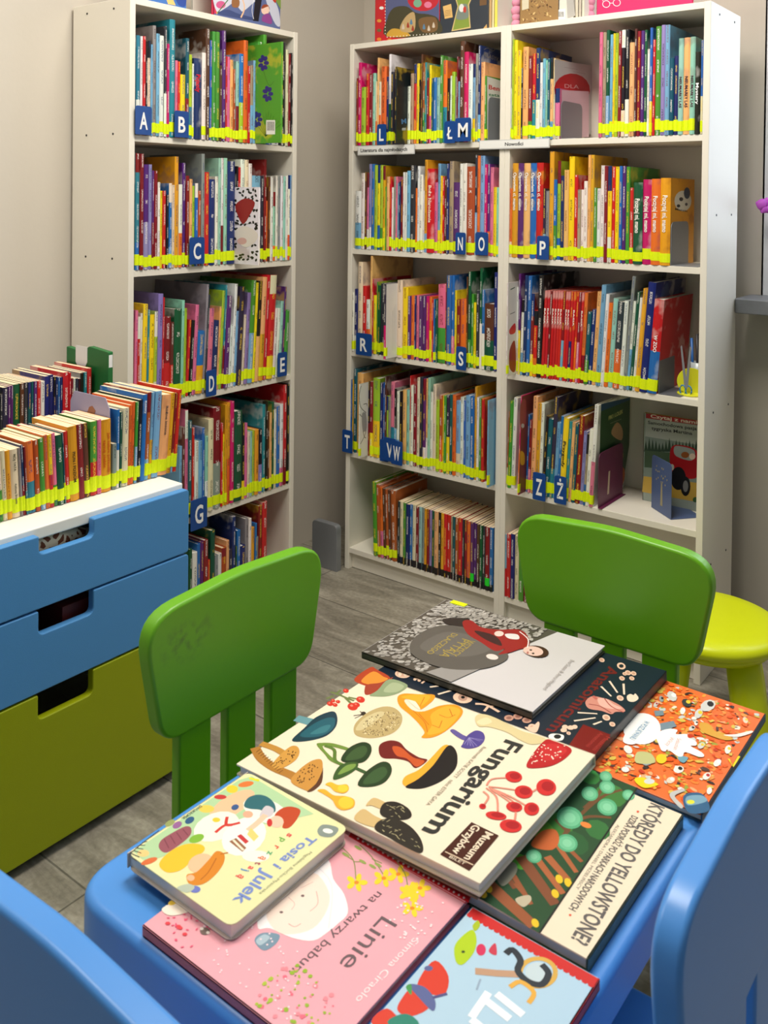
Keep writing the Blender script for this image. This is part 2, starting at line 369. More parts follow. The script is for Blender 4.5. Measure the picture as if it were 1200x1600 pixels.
def chair(loc, rz, m, label, smudge=False):
    r = empty('childrens_chair', loc, rz); tag(r, label, 'chair')
    MB().prism([(p.x,p.y) for p in rounded([(-.17,-.15),(.17,-.15),(.165,.165),(-.165,.165)], [.03,.03,.07,.07], 8)], .262, .300).build('seat', m, r, bevel=.01, segs=4, smooth=True)
    XZ = Matrix(((1,0,0,0),(0,0,1,0),(0,1,0,0),(0,0,0,1)))
    top = [(-.193,.655),(.0,.703),(.193,.655)]
    pts = [(-.158,.488),(.158,.488),(.194,.680),(.0,.692),(-.194,.680)]
    out = rounded(pts, [.045,.045,.06,.6,.06], 8)
    bk = MB().prism([(p.x,p.y) for p in out], -.178, -.150, XZ).build('backrest', m, r, bevel=.006, segs=4, smooth=True)
    for k in (-1, 0, 1):
        MB().box(k*.0945-.031, k*.0945+.031, -.172, -.153, .266, .53).build('back_slat', m, r, bevel=.004, smooth=True)
    for sx in (-1, 1):
        for sy in (-1, 1):
            a = Vector((sx*.125, .01+sy*.115, .275)); b = Vector((sx*.152, .01+sy*.142, .0))
            MB().tube([b, b.lerp(a, .03), b.lerp(a, .5), a], [.019, .0225, .026, .031], 20).build('leg', m, r, smooth=True)
    return r, bk
c1, bk1 = chair((1.126, -1.415, 0), -PI/2, M_GREEN, 'green plastic chair left of the table, in front of the chest, smudged back')
chair((1.343, -1.035, 0), PI, M_GREEN, 'green plastic chair at the far end of the table, by the stool')
chair((1.375, -1.832, 0), 0, M_BLUE, 'blue plastic chair at the near end of the table, bottom left')
chair((1.577, -1.49, 0), PI/2, M_BLUE, 'blue plastic chair on the right side of the table')

st = empty('childrens_stool', (1.318, -.238, 0)); tag(st, 'round lime green plastic stool beside the right bookcase', 'stool')
MB().lathe([(.12,.262),(.150,.262),(.160,.267),(.166,.276),(.166,.284),(.160,.293),(.148,.2985),(.12,.3)], None, 64).build('seat', M_LIME, st, smooth=True)
MB().lathe([(.10,.245),(.138,.245),(.142,.262),(.10,.262)], None, 48).build('rim', M_LIME, st, smooth=True)
for k in range(4):
    a = PI/4*.55 + k*PI/2-.9; d = Vector((math.cos(a), math.sin(a), 0))
    MB().tube([d*.150+Vector((0,0,0)), d*.149+Vector((0,0,.01)), d*.125+Vector((0,0,.13)), d*.098+Vector((0,0,.255))], [.037, .040, .040, .037], 24).build('leg', M_LIME, st, smooth=True)

# ------------------------------------------------------------------ books: colours, builder
CN = dict(w=((232,230,222),'white'), c=((226,212,180),'cream'), k=((28,26,28),'black'), K=((48,50,62),'charcoal'), r=((200,34,36),'red'), R=((128,26,34),'dark red'),
 o=((228,108,40),'orange'), O=((172,82,34),'rust brown'), y=((244,212,30),'yellow'), Y=((222,160,34),'mustard'), g=((74,148,52),'green'), G=((24,84,52),'dark green'),
 l=((166,196,50),'lime green'), t=((44,130,146),'teal'), T=((24,84,96),'dark teal'), b=((40,104,178),'blue'), B=((30,44,104),'navy'), s=((116,168,204),'sky blue'),
 p=((222,112,150),'pink'), P=((88,40,110),'purple'), m=((198,26,100),'magenta'), n=((92,52,36),'brown'), e=((140,144,140),'grey'), E=((168,152,122),'beige'),
 v=((140,130,184),'lavender'), a=((146,198,182),'mint green'), f=((238,178,112),'peach'))
def jit(c, a=8): return srgb(*[max(6, min(250, q+random.uniform(-a, a))) for q in c])
def lum(c): return .3*c[0]+.59*c[1]+.11*c[2]

def book_mesh(w, h, d, col, col2, band=None, soft=False, nolab=False, flecks=1.0):
    """one standing book, spine facing local -Y: cover mesh, page block mesh, label mesh"""
    t = min(.0022, w*.18) if not soft else .0006
    out = [(0, d), (0, .0012)]
    rs = min(.0025, w*.12)
    for k in range(1, 4): out.append((w*k/4, -rs*math.sin(PI*k/4)))
    out += [(w, .0012), (w, d), (w-t, d), (w-t, t+.001), (t, t+.001), (t, d)]
    mb = MB(); off = random.uniform(0, 900); n = len(out)
    zs = [0]; cols = [col]
    if band: zs.append(h*band[0]); cols = [band[1], col]
    if band and len(band) > 2: zs.append(h*band[2]); cols = [band[1], col, band[3]]
    zs.append(h)
    for s in range(len(zs)-1):
        z0, z1 = zs[s], zs[s+1]; b = mb.add([(x, y, z0) for x, y in out]+[(x, y, z1) for x, y in out])
        for i in range(n):
            j = (i+1) % n; spine = 1 <= i <= 4
            uv = None
            if spine: uv = [(out[i][0]/w, z0+off), (out[j][0]/w, z0+off), (out[j][0]/w, z1+off), (out[i][0]/w, z1+off)]
            cc = (cols[s] if (spine or len(band or ()) > 4) else col)
            mb.face([b+i, b+j, b+n+j, b+n+i], 0, (cc[0], cc[1], cc[2], flecks if spine else 0.0), col2, uv)
        if s == 0: mb.face([b+i for i in range(n)][::-1], 0, (*col[:3], 0), col2)
        if s == len(zs)-2: mb.face([b+n+i for i in range(n)], 0, (*col[:3], 0), col2)
    # leaf edges sit 2-3 mm inside the boards
    g = .0028 if not soft else .0004
    pg = MB().box(t, w-t, t+.001, d-g, g, h-g)
    lb = None
    if not nolab and random.random() > .06:
        z0 = .006+random.uniform(0, .009); lh = random.uniform(.024, .032); e = .0006
        lo = [(-e, .010), (-e, .0012)]+[(w*k/4, -rs*math.sin(PI*k/4)-e) for k in range(1, 4)]+[(w+e, .0012), (w+e, .010), (w+e*.4, .010), (w/2, .0005), (-e*.4, .010)]
        lb = MB().prism(lo, z0, z0+lh)
    return mb, pg, lb
ALLB = []; DIM = {}
TT = {1: [('Poczytaj mi, mamo', (250,246,236), .80, .38, .5)], 2: [('Opowiem ci, mamo', (250,246,236), .90, .50, .5)], 3: [('Mystery', (250,250,250), .62, .36, .55)],
 4: [('NIEUMARŁY LAS', (70,30,50), .60, .28, .5)], 5: [('BASIA', (250,240,230), .80, .62, .55)], 6: [('Pojazdy', (220,30,50), .80, .58, .5)], 7: [('Boże Narodzenie', (250,230,210), .80, .36, .42)],
 8: [('W ZOO', (250,250,250), .62, .44, .35)], 9: [('PION I POZIOM', (60,44,20), .66, .25, .34)], 10: [('Jak zebra przeszła', (200,90,20), .82, .26, .26), ('samą siebie', (200,90,20), .72, .34, .26)],
 11: [('MÓJ TATA', (90,86,70), .93, .68, .30), ('Anthony Browne', (90,86,70), .50, .20, .26)], 12: [('Różne imiona', (90,70,66), .86, .50, .26)], 13: [('Kolory', (240,244,250), .93, .78, .4)], 14: [('Przygody', (60,50,30), .72, .40, .5)], 15: [('mamo', (250,246,236), .8, .5, .5)]}
def make_book(u, base, fr, w, h, d, c1, c2, place, lean=0, opt=''):
    """fr: function giving the world matrix of a point on the shelf front line at coordinate u"""
    col = jit(CN[c1][0]); dark = lum(CN[c1][0]) < 120
    col2 = srgb(238, 234, 226) if dark else random.choice([srgb(30, 30, 40), srgb(120, 24, 30), srgb(20, 50, 110), srgb(30, 30, 40)])
    if dark and random.random() < .25: col2 = srgb(240, 200, 60)
    band = None; x = random.random()
    if 'T' in opt and not c2: x = 1
    if c2: band = (.45, jit(CN[c2][0]))
    elif x < .14 and w < .03: band = (random.uniform(.2, .5), jit(CN[random.choice('wcsoygRtp')][0]))
    elif x < .2 and w < .03: band = (random.uniform(.2, .3), jit(CN[random.choice('wcsboy')][0]), random.uniform(.7, .85), jit(CN[random.choice('wckBR')][0]))
    if 'z' in opt: band = (.11, jit(CN['k'][0]))
    soft = 'q' in opt
    mb, pg, lb = book_mesh(w, h, d, col, col2, band, soft, 'n' in opt and 'G' not in opt, 0.0 if 'T' in opt else 1.0)
    kind = 'paperback' if soft else ('picture_book' if h >= .245 else 'storybook')
    o = mb.build(kind, M_SPINE); o.matrix_world = fr(u, base, lean)
    pg.build('page_block', M_PAGE if (soft or random.random() < .3) else M_PAGEW, o)
    if lb: lb.build('spine_label', M_STICKG if 'G' in opt else M_STICK, o)
    ALLB.append((o, place, CN[c1][1], w, h, kind)); DIM[o.name] = (w, h, d); return o

def frame_R(y0):
    return lambda u, z, lean: Matrix.Translation((u, y0, z)) @ Matrix.Rotation(lean, 4, 'Y')
def frame_L(x0):
    return lambda u, z, lean: Matrix.Translation((x0, u, z)) @ Matrix.Rotation(PI/2, 4, 'Z') @ Matrix.Rotation(lean, 4, 'Y')

def row(place, side, plane, z, off, s, x0, ymid, data, dmax, lean=lambda i, x: 0, gap=.0004, opts='', lim=None):
    """read one row of spines: entries 'x,top,colour[second colour][:options]' measured on a crop of the photo"""
    X = lambda x, y: off[0]+x/s; Y = lambda y: off[1]+y/s
    pt = (lambda px, py, pl: ony(px, py, pl)) if side == 'R' else (lambda px, py, pl: onx(px, py, pl))
    ax = 0 if side == 'R' else 1
    ents = data.split(); made = []
    def bot(x):                      # shelf line pixel height below this x: project from plane at height z
        px = X(x, 0); lo = pt(px, 0, plane); hi = pt(px, 1600, plane); t = (z-lo.z)/(hi.z-lo.z); return 1600*t
    prev = pt(X(x0, 0), bot(x0), plane)[ax]
    if lim: prev = max(prev, lim[0])
    for i, e in enumerate(ents):
        q = e.split(':'); a = q[0].split(','); o = (q[1] if len(q) > 1 else '')
        x, top, c = float(a[0]), float(a[1]), a[2]
        prot = 0.0; fpx = None; wmm = 6.0
        for part in o.split('/'):
            if part.startswith('p'): prot = float(part[1:].strip('nqG'))/1000
            if part.startswith('f'): fpx = float(part[1:].strip('nqG'))
            if part.startswith('w'): wmm = float(part[1:].strip('nqG'))
        if fpx is not None:          # stands further out than its row: one cover shows from the shelf edge to pixel fpx
            wmm /= 1000
            if side == 'R':
                ur = pt(X(x, 0), bot(x), plane)[ax]; prev = max(prev, ur-wmm-gap); prot = plane-onx(X(fpx, 0), bot(fpx), ur).y
            else:
                prot = ony(X(fpx, 0), bot(fpx), prev).x-plane
            prot = max(.004, min(.12, prot))
        pl = plane-prot if side == 'R' else plane+prot
        u = pt(X(x, 0), bot(x), plane)[ax]
        if prot and fpx is None: u = pt(X(x, 0), bot(x), pl)[ax]
        if fpx is not None and side == 'L': u = prev+wmm+gap
        if lim: u = min(u, lim[1])
        w = u-prev-gap
        if w < .0022: w = .0022
        if lim and prev+w > lim[1]+.0002: continue
        ztop = pt(X(x if fpx is None else fpx, 0), Y(top), pl).z
        h = max(.09, ztop-z)
        if lim and len(lim) > 2: h = min(h, lim[2])
        ln = lean(i, x); hh = h/math.cos(ln)
        d = min(dmax, max(.10, hh*random.uniform(.74, .92)))
        if w > .02 and ln == 0: pass
        out = (plane-prot-random.uniform(0, .003)) if side == 'R' else (plane+prot+random.uniform(0, .003))
        fr = frame_R(out) if side == 'R' else frame_L(out)
        zz = z+.0005+(abs(math.sin(ln))*w if ln > 0 else 0)
        ob = make_book(prev, zz, fr, w, hh, d, c[0], c[1] if len(c) > 1 else None, place, ln, opts+''.join(k for k in o if k in 'nqGzT'))
        if 'T' in o:
            wd, hd, dd = DIM[ob.name]; tm = MB(); tl = TT[int(o.split('T')[1].split('/')[0])]
            for j, (tx, tc_, f0, f1, hf) in enumerate(tl):
                ux = wd*(.5-hf/2) if len(tl) == 1 or tl[0][2]-tl[-1][2] > .3 else wd*(.58 if j == 0 else .16)
                put_text(tm, tx, (ux, -.0022-min(.0025, wd*.12)*0, hd*f0), Vector((0,0,-1)), Vector((1,0,0)), hd*(f0-f1), wd*hf, col=srgb(*tc_), bold=True)
            for k2, q2 in enumerate(tm.v): tm.v[k2] = (q2[0], -min(.0025, wd*.12)*math.sin(PI*max(0, min(1, q2[0]/wd)))-.0012, q2[2])
            tm.build('spine_title', M_PRINT, ob)
        if fpx is not None: FACED[(place, x)] = ob
        made.append(ob); prev = prev+w+gap
    return made

FACED = {}
PL, PR = .000, .004
R_ = math.radians
L1 = row('top shelf of the left bookcase', 'L', PL, HL[0], (100,0), 3, 337, 640,
 '355,168,t 366,172,w 380,172,r 390,195,k 404,193,c 414,210,s 430,122,e 446,160,s 466,170,w 479,125,K 492,208,m 518,95,t 530,285,p 543,290,r 566,352,y 583,182,T 598,258,l 605,300,w 643,278,B:nT6 662,250,w 682,138,n 692,190,b 708,150,g 726,152,g 738,308,n 756,146,P 764,265,r 776,268,p 792,282,f 803,325,O 818,290,a 838,255,bl 858,192,o 872,312,r 886,308,E 897,285,s 905,195,g:f1014/w8n 930,200,g 946,140,g 975,280,b 1005,280,w 1036,200,k 1048,235,c 1060,255,R 1068,250,k 1080,235,s', .235, lim=(-.888, -.283, .335))
L2 = row('second shelf of the left bookcase', 'L', PL, HL[1], (100,220), 3, 332, 600,
 '352,60,t 370,62,R 395,112,Pv 410,112,v 420,140,P 436,142,R 448,195,w 460,235,y 476,235,r 488,255,k 503,200,b 517,208,c 535,75,Y 552,205,w 568,105,P 584,165,R 598,180,f 611,212,l 626,200,b 640,235,O 655,62,e 678,148,r 706,182,B 720,168,w 733,82,a 746,82,w 762,82,a 797,98,B 803,218,w:f912/w6n 814,120,k 825,125,r 845,88,w 862,90,c 878,108,w 918,165,s 934,165,K 945,88,R 953,282,o 964,170,n 978,168,w 990,240,a 1000,165,w 1012,165,e 1024,165,w 1035,168,a 1046,165,w 1057,162,w 1066,162,s 1075,162,w', .235, lim=(-.888, -.283, .335))
def ln3(i, x): return R_(1) if x < 400 else R_(3)
L3 = row('third shelf of the left bookcase', 'L', PL, HL[2], (190,420), 4, 72, 700,
 '90,262,p 108,300,r 122,280,w 150,222,y 166,258,t 195,288,y 215,268,l 245,158,v 256,180,r 296,300,Rr 318,335,nr 364,250,G 382,198,a 398,248,l 416,322,r 436,325,k 458,228,p 500,390,bY 514,100,e 526,165,K 556,250,p 592,325,B 604,240,f 622,140,l 634,105,t 662,172,P 680,355,w 698,98,w 714,268,s 746,115,K 760,290,c 782,152,v 812,75,g 828,90,y 852,80,kf 880,55,fY 900,42,r 940,42,r 960,250,w 976,250,w 994,205,a 1008,115,P 1030,260,g', .235, lean=ln3, lim=(-.888, -.285, .325))
L4 = row('fourth shelf of the left bookcase', 'L', PL, HL[3], (260,590), 4.704, 92, 950,
 '112,505,s 134,365,n 156,240,p 186,318,T 205,370,r 235,470,w 262,465,s 280,370,b 302,432,a 340,302,c 396,215,Re 410,335,r 425,420,y 442,200,Y 465,185,Yo 492,175,m 550,240,G 572,330,k 592,335,p 611,400,c 628,395,a 645,390,l 674,380,Y 702,378,kv 724,200,t 738,175,k 752,250,n 770,258,f 788,180,G 806,235,w 830,210,b 855,195,w 880,55,r 900,50,k 914,70,e 925,295,cY', .235, lim=(-.888, -.283, .325))
L5 = row('bottom shelf of the left bookcase', 'L', PL, HL[4], (260,590), 4.704, 165, 1400,
 '185,1260,G 222,1280,w 246,1220,b 270,1205,P 302,1190,R 320,1340,r 352,1118,G 376,1300,e 402,1290,w 436,1245,O 457,1195,f 482,1260,K 505,1020,B 514,1240,G 540,1120,b 576,1230,B 600,1035,e 622,1035,w 646,1100,Y 660,1070,b 674,1170,e 700,940,R 735,910,r', .235, lim=(-.888, -.283, .27))
L = 'left back-wall bookcase'; Rb = 'right back-wall bookcase'
lmL = (.0185, WR-.0185, .335); lmR = (WR+.0185, 2*WR-.0185, .335)
R1L = row('top shelf of the '+L, 'R', PR, HR[0], (530,0), 4, 105, 900,
 '118,490,R 138,392,m 166,545,l 186,460,r 207,460,R 225,458,a 234,510,c 246,362,f 260,512,c 292,415,o 308,480,B 322,340,wG 340,450,K 395,430,K 425,418,k:f358/w7n 444,540,w 464,460,E 480,400,r 498,398,y 508,500,k 520,340,n 533,395,O 545,392,t 560,488,R 573,408,y 585,490,T 606,485,b 628,485,a 647,348,g 672,378,o 690,490,k 703,475,w 722,450,l 731,480,e 739,355,R 752,510,s 778,258,n 806,325,m 832,400,w 848,400,s 865,335,e 882,285,B 906,388,f 918,475,g', .235, lim=lmL)
R1R = row('top shelf of the '+Rb, 'R', PR, HR[0], (780,0), 2.857, 42, 600,
 '50,395,w 63,175,l 78,180,y 95,225,y 104,305,k 128,210,f 145,250,R 162,240,r 180,215,B 192,280,w 205,262,s 214,270,a 226,262,T 240,258,f 248,262,c 268,395,p', .235, lim=lmR)
R1R += row('top shelf of the '+Rb, 'R', PR, HR[0], (780,0), 2.857, 443, 600,
 '458,145,p 474,145,E 490,135,G 503,155,s 512,150,y 528,148,l 543,140,R 560,135,k 578,133,k 600,190,f 612,130,n 628,140,R 645,138,P 658,135,G 669,220,w 682,125,b 694,178,r 718,118,g 738,112,v 758,112,s 778,260,T 797,250,B 820,172,a:T4 848,168,f:T4 872,165,a:T4 897,232,k:nT3 908,180,b 921,90,R', .235, lim=lmR)
R2L = row('second shelf of the '+L, 'R', PR, HR[1], (530,230), 4.444, 108, 700,
 '150,305,ws 175,180,w 190,175,n 205,180,p 222,118,v 240,118,b 262,125,l 280,125,y 300,125,l 318,130,Y 328,275,g 348,205,f 362,205,r 375,280,w 388,205,e 401,205,p 412,250,s 425,240,B 440,225,R 453,175,w 468,175,w 492,165,s 528,128,K 538,285,o 556,132,w 580,192,w 588,305,w 608,88,Y 658,150,r:T7 680,245,p 700,115,s 715,200,y 727,205,r 743,200,n 760,115,B 790,98,E 835,245,P 855,115,w 882,112,w 937,135,O 955,55,K 975,60,o 1005,60,s 1025,120,m 1045,118,P 1068,140,p 1090,278,y 1112,280,a', .235, lim=lmL)
R2R = row('second shelf of the '+Rb, 'R', PR, HR[1], (780,230), 2.857, 40, 500,
 '55,185,o 82,72,Y:T2 107,72,P:T2 136,72,f:T2 163,72,b:T2 193,70,r:T2 206,185,K 221,195,e 241,20,Y 256,145,b 271,62,l 288,128,B 308,102,f 332,42,y 348,125,r 362,190,E 376,190,w 392,152,w 404,35,f 420,35,Y 435,182,g 450,185,w 466,82,w 482,85,R 500,85,y 515,88,r 532,88,y 546,85,b 563,85,P 580,88,g 597,182,r 638,158,G:T1 676,145,m:T1 717,142,o:T1 762,138,Y:T1', .235, lim=lmR)
R3L = row('third shelf of the '+L, 'R', PR, HR[2], (530,390), 4.444, 88, 780,
 '105,300,w 128,275,B 160,88,c 186,255,r 212,350,wo 226,45,f 236,205,r 258,320,y 266,225,g 286,250,G 345,240,K 402,240,Km:f325/w9 438,215,c 475,265,y 498,325,P 521,320,o 533,322,B 552,320,p 578,325,P 602,325,P 622,325,m 640,330,o 651,350,r 662,345,b 672,345,T 683,345,G 736,245,pg 743,230,R 776,182,b 797,182,b 811,285,y 842,350,R 880,345,o 892,190,n 914,155,G 930,310,g 948,370,y 970,285,K 988,130,Gw 1008,280,bw 1072,380,nG 1098,160,B', .235, lim=lmL)
def lnR3(i, x): return 0 if x < 100 else R_(1.2) if x < 190 else R_(2.4) if x < 380 else R_(3.2) if x < 560 else R_(4.2)
R3R = row('third shelf of the '+Rb, 'R', PR, HR[2], (780,400), 2.857, 24, 570,
 '75,120,w:f36/w4 82,140,w 92,80,P 103,195,w 118,88,B 134,90,b 148,168,R 165,245,r 186,88,k 199,155,r:T5 211,155,r:T5 222,156,R 233,156,r:T5 244,157,r:T5 256,157,r:T5 268,158,r:T5 280,158,Rs 291,159,r:T5 302,160,r:T5 314,160,rB 326,161,r:T5 338,162,ro 350,163,Rp 361,164,r:T5 376,165,o 394,250,T 412,240,B 430,160,f 450,130,s 466,170,w 484,210,o 506,190,a 535,205,Ko 553,200,w 568,90,e 580,200,w 594,160,G 606,185,w 626,145,Y 660,118,B 703,195,rb:T8', .235, lean=lnR3, lim=(WR+.0185, 2*WR-.1, .32))
R4L = row('fourth shelf of the '+L, 'R', PR, HR[3], (520,570), 4.286, 88, 700,
 '104,95,b 122,100,b 136,100,Y 160,30,T 200,60,f 235,130,w:f177/w4 247,110,k 268,115,R 312,95,l 334,125,B 346,118,b 360,80,n 370,210,l 385,215,e 410,118,p 426,160,k 444,180,w 465,180,k 490,170,f 512,170,a 520,75,r 537,140,w 560,135,R 580,90,c 600,85,K 620,95,P 633,95,f 650,90,a 667,185,w 688,135,c 710,240,l 732,205,O 742,205,y 758,208,g 779,205,K 799,200,T 822,205,o 850,245,s 872,220,w 886,240,b 918,210,s 944,210,b 960,150,Y 976,220,w 990,225,g 1012,230,r 1085,240,s:f1040/w5', .235, lim=lmL)
R4R = row('fourth shelf of the '+Rb, 'R', PR, HR[3], (780,590), 2.857, 24, 560,
 '36,150,O 52,105,g 69,90,w 118,80,m:f88/w4 126,165,b 138,190,R 158,85,f 176,115,Y 190,115,w 202,170,k 222,185,T 240,85,K 256,200,s 268,170,b 292,180,y:T14 306,195,t 320,200,f 336,205,T 358,170,R 374,240,v 384,250,E 400,230,w 418,120,w', .235, lean=lambda i, x: R_(1.5) if x < 200 else R_(3), lim=(WR+.0185, 2*WR-.1, .31))
R5L = row('bottom shelf of the '+L, 'R', PR, HR[4], (520,730), 4, 255, 700,
 '282,100,g 302,115,O 320,130,o 336,140,n 352,145,O 368,150,n 400,155,O', .22, lean=lambda i, x: R_(-2.2), lim=lmL)
R5L += row('bottom shelf of the '+L, 'R', PR, HR[4], (520,730), 4, 403, 700,
 '418,215,K 438,218,c 455,225,g 478,235,B 495,235,b 516,238,c 536,250,R 555,250,a 571,255,e 586,262,Y 602,265,R 617,270,v 633,275,G 658,280,f 673,285,k 692,290,Y 713,295,r 735,302,r 746,310,E 765,312,T 785,318,O 808,320,r 820,328,K 838,332,R 858,340,o 880,345,P:G 897,352,P 916,358,n 934,365,G 950,370,K 978,378,R:G 1000,380,b', .165, opts='qnz', lim=lmL)
for o in R5L[7:]:
    pass
R5R = row('bottom shelf of the '+Rb, 'R', PR, HR[4], (520,730), 4, 1047, 700, '1085,420,sr 1110,420,r 1135,420,B 1160,430,c 1190,425,g 1220,420,R', .165, opts='qn', lim=lmR)

# rows on the chest
def lnA(i, x): return R_(-3.2)
def lnB(i, x): return R_(max(0, (x-280)/900*6.0))
CA = row('front row on the blue chest', 'L', .352, .641, (0,620), 7.273, -130, 1300,
 '-100,560,r -60,600,c -20,570,b 42,640,c 92,600,c 145,600,Y 235,580,c:T11 265,570,e 298,540,B 320,560,R 410,490,o 465,480,O 522,460,g 570,425,o 614,420,yr 662,405,p 735,420,G 752,400,T 800,385,r 900,320,Y:T9 965,300,R 1025,290,n', .165, lean=lnA, opts='q', lim=(-1.66, -1.09, .25))
CB = row('front row on the blue chest', 'L', .352, .641, (140,600), 7.5, 8, 1150,
 '85,430,gr 133,415,p 248,405,Y:T10', .165, lean=lambda i, x: R_(-.5), opts='q', lim=(-1.66, -1.09, .25))
CB += row('front row on the blue chest', 'L', .352, .641, (140,600), 7.5, 262, 1150,
 '310,695,e 345,300,b 374,330,G 445,280,c 478,250,o 512,215,o 545,215,gs 586,190,k 636,130,b:nT13 680,105,O 716,105,sY 790,90,s 895,130,f:T12 942,115,Y 966,120,R 1035,75,r', .165, lean=lnB, opts='q', lim=(-1.66, -1.035, .25))
C2 = row('back row on the blue chest', 'L', .10, .641, (0,530), 4, -60, 400,
 '-30,300,R 0,300,k 15,345,K 48,300,K 65,295,P 80,290,P 122,280,G 148,275,n 172,270,K 190,268,T 208,265,T 228,262,P 250,260,r 275,262,w 303,230,B 332,222,B 346,235,B 360,235,B 373,238,b 390,238,B 428,205,r 441,210,r 455,245,R 469,245,w 483,245,K 498,245,w 520,210,e 540,205,t 568,180,r 586,178,o 606,170,K 628,165,R', .14, opts='qn', lim=(-1.66, -1.085, .25))
ALLB = [b for b in ALLB]

# ------------------------------------------------------------------ flat artwork printed on a surface
PR_MAT = M_PRINT
class Art:
    """shapes printed on one flat face: corner points are read off a crop of the photo and laid on the face itself"""
    def __init__(s, parent, p0, n, crop=(0,0,1), base=.00015):
        s.par = parent; s.p0 = Vector(p0); s.n = Vector(n).normalized(); s.crop = crop; s.mb = MB(); s.k = 0; s.base = base
        s.F = None
    def P(s, x, y, e=0):
        q = on_plane(s.crop[0]+x/s.crop[2], s.crop[1]+y/s.crop[2], s.p0, s.n); return q+s.n*e
    def lay(s): s.k += 1; return s.base+s.k*.0000014
    def _poly(s, pts, col):
        e = s.lay(); b = s.mb.add([p+s.n*e for p in pts]); s.mb.face([b+i for i in range(len(pts))], 0, srgb(*col))
    def poly(s, pts, col): s._poly([s.P(*p) for p in pts], col)
    def blob(s, pts, col, n=4): s.poly([(p.x, p.y) for p in cat_rom([(a, b, 0) for a, b in pts], n)], col)
    def ell(s, cx, cy, rx, ry, col, rot=0, n=18):
        c, q = math.cos(math.radians(rot)), math.sin(math.radians(rot))
        s.poly([(cx+rx*math.cos(t)*c-ry*math.sin(t)*q, cy+rx*math.cos(t)*q+ry*math.sin(t)*c) for t in [2*PI*i/n for i in range(n)]], col)
    def stroke(s, pts, wd, col, smooth=True, taper=0):
        p = [s.P(*q) for q in ([(a.x, a.y) for a in cat_rom([(x, y, 0) for x, y in pts], 4, False)] if smooth and len(pts) > 2 else pts)]
        e = s.lay(); L_ = []; R2 = []
        for i, q in enumerate(p):
            t = (p[min(i+1, len(p)-1)]-p[max(i-1, 0)]).normalized(); m = t.cross(s.n)*wd*.5*(1-taper*i/len(p)); L_.append(q+m+s.n*e); R2.append(q-m+s.n*e)
        b = s.mb.add(L_+R2); n = len(p)
        for i in range(n-1): s.mb.face([b+i, b+i+1, b+n+i+1, b+n+i], 0, srgb(*col))
    def text(s, t, a, b, h, col, bold=False):
        A, B = s.P(*a), s.P(*b); ex = (B-A); ln = ex.length; ex.normalize(); ey = s.n.cross(ex)
        put_text(s.mb, t, A, ex, ey, ln, h, s.n, s.lay(), 0, srgb(*col), bold)
    # shapes given in metres on the face (origin o, axes ex, ey)
    def frame(s, o, ex, ey): s.F = (Vector(o), Vector(ex), Vector(ey)); return s
    def upoly(s, pts, col): o, ex, ey = s.F; s._poly([o+ex*u+ey*v for u, v in pts], col)
    def uell(s, u, v, a, b, col, rot=0, n=12, rag=0):
        c, q = math.cos(rot), math.sin(rot)
        s.upoly([(u+(a*math.cos(t)*c-b*math.sin(t)*q)*(1+random.uniform(-rag, rag)), v+(a*math.cos(t)*q+b*math.sin(t)*c)*(1+random.uniform(-rag, rag))) for t in [2*PI*i/n for i in range(n)]], col)
    def done(s, name='cover_print'):
        if not s.mb.v: return
        bpy.context.view_layer.update()
        M = s.par.matrix_world.inverted(); s.mb.v = [tuple(M @ Vector(p)) for p in s.mb.v]
        me = s.mb
        o = me.build(name, PR_MAT, s.par); return o

def flatbook(label, zb, thick, corners, col, spine='far', crop=(0,0,1), hard=True, cat='book', edge=None, board=.0024, rounded_c=0):
    """book lying flat; zb = (z under the left edge x0, z under the right edge x1); corners = 4 pixels of its top face"""
    (xa, za), (xb, zb_) = zb; sl = Vector((xb-xa, 0, zb_-za)).normalized(); n = Vector((-sl.z, 0, sl.x)); ey = Vector((0,1,0))
    p0 = Vector((xa, 0, za)); pt = p0+n*thick
    C = [on_plane(crop[0]+x/crop[2], crop[1]+y/crop[2], pt, n) for x, y in corners]
    us = sorted((c-pt).dot(sl) for c in C); vs = sorted(c.y for c in C)
    u0, u1 = (us[0]+us[1])/2, (us[2]+us[3])/2; v0, v1 = (vs[0]+vs[1])/2, (vs[2]+vs[3])/2
    return flatrect(label, p0, sl, n, u0, u1, v0, v1, thick, col, spine, cat, edge, board, rounded_c)
def flatrect(label, p0, sl, n, u0, u1, v0, v1, thick, col, spine='far', cat='book', edge=None, board=.0024, rc=0):
    ey = Vector((0,1,0)); o = p0+sl*u0+ey*v0; w, d = u1-u0, v1-v0
    M = Matrix((sl, ey, n)).transposed().to_4x4(); M.translation = o
    c = srgb(*col); mb = MB(); r = rc if rc else .0015
    ol = [(p.x, p.y) for p in rounded([(0,0),(w,0),(w,d),(0,d)], r, 4)]
    mb.prism(ol, 0, board, None, 0, srgb(*(edge or col))); mb.prism(ol, thick-board, thick, None, 0, c)
    e = srgb(*(edge or col)); s_ = board
    if spine == 'far': mb.box(0, w, d-s_, d, 0, thick, 0, e)
    elif spine == 'near': mb.box(0, w, 0, s_, 0, thick, 0, e)
    elif spine == 'right': mb.box(w-s_, w, 0, d, 0, thick, 0, e)
    elif spine == 'left': mb.box(0, s_, 0, d, 0, thick, 0, e)
    ob = mb.build('picture_book', M_PRINT, bevel=.0005, segs=2); ob.matrix_world = M
    g = .004
    pg = MB().box(g if spine != 'left' else s_, w-(g if spine != 'right' else s_), g if spine != 'near' else s_, d-(g if spine != 'far' else s_), board, thick-board).build('page_block', M_PAGEW, ob)
    tag(ob, label, cat, 'picture books laid out on the blue table')
    top = o+n*thick
    return ob, top, sl, ey, n, w, d

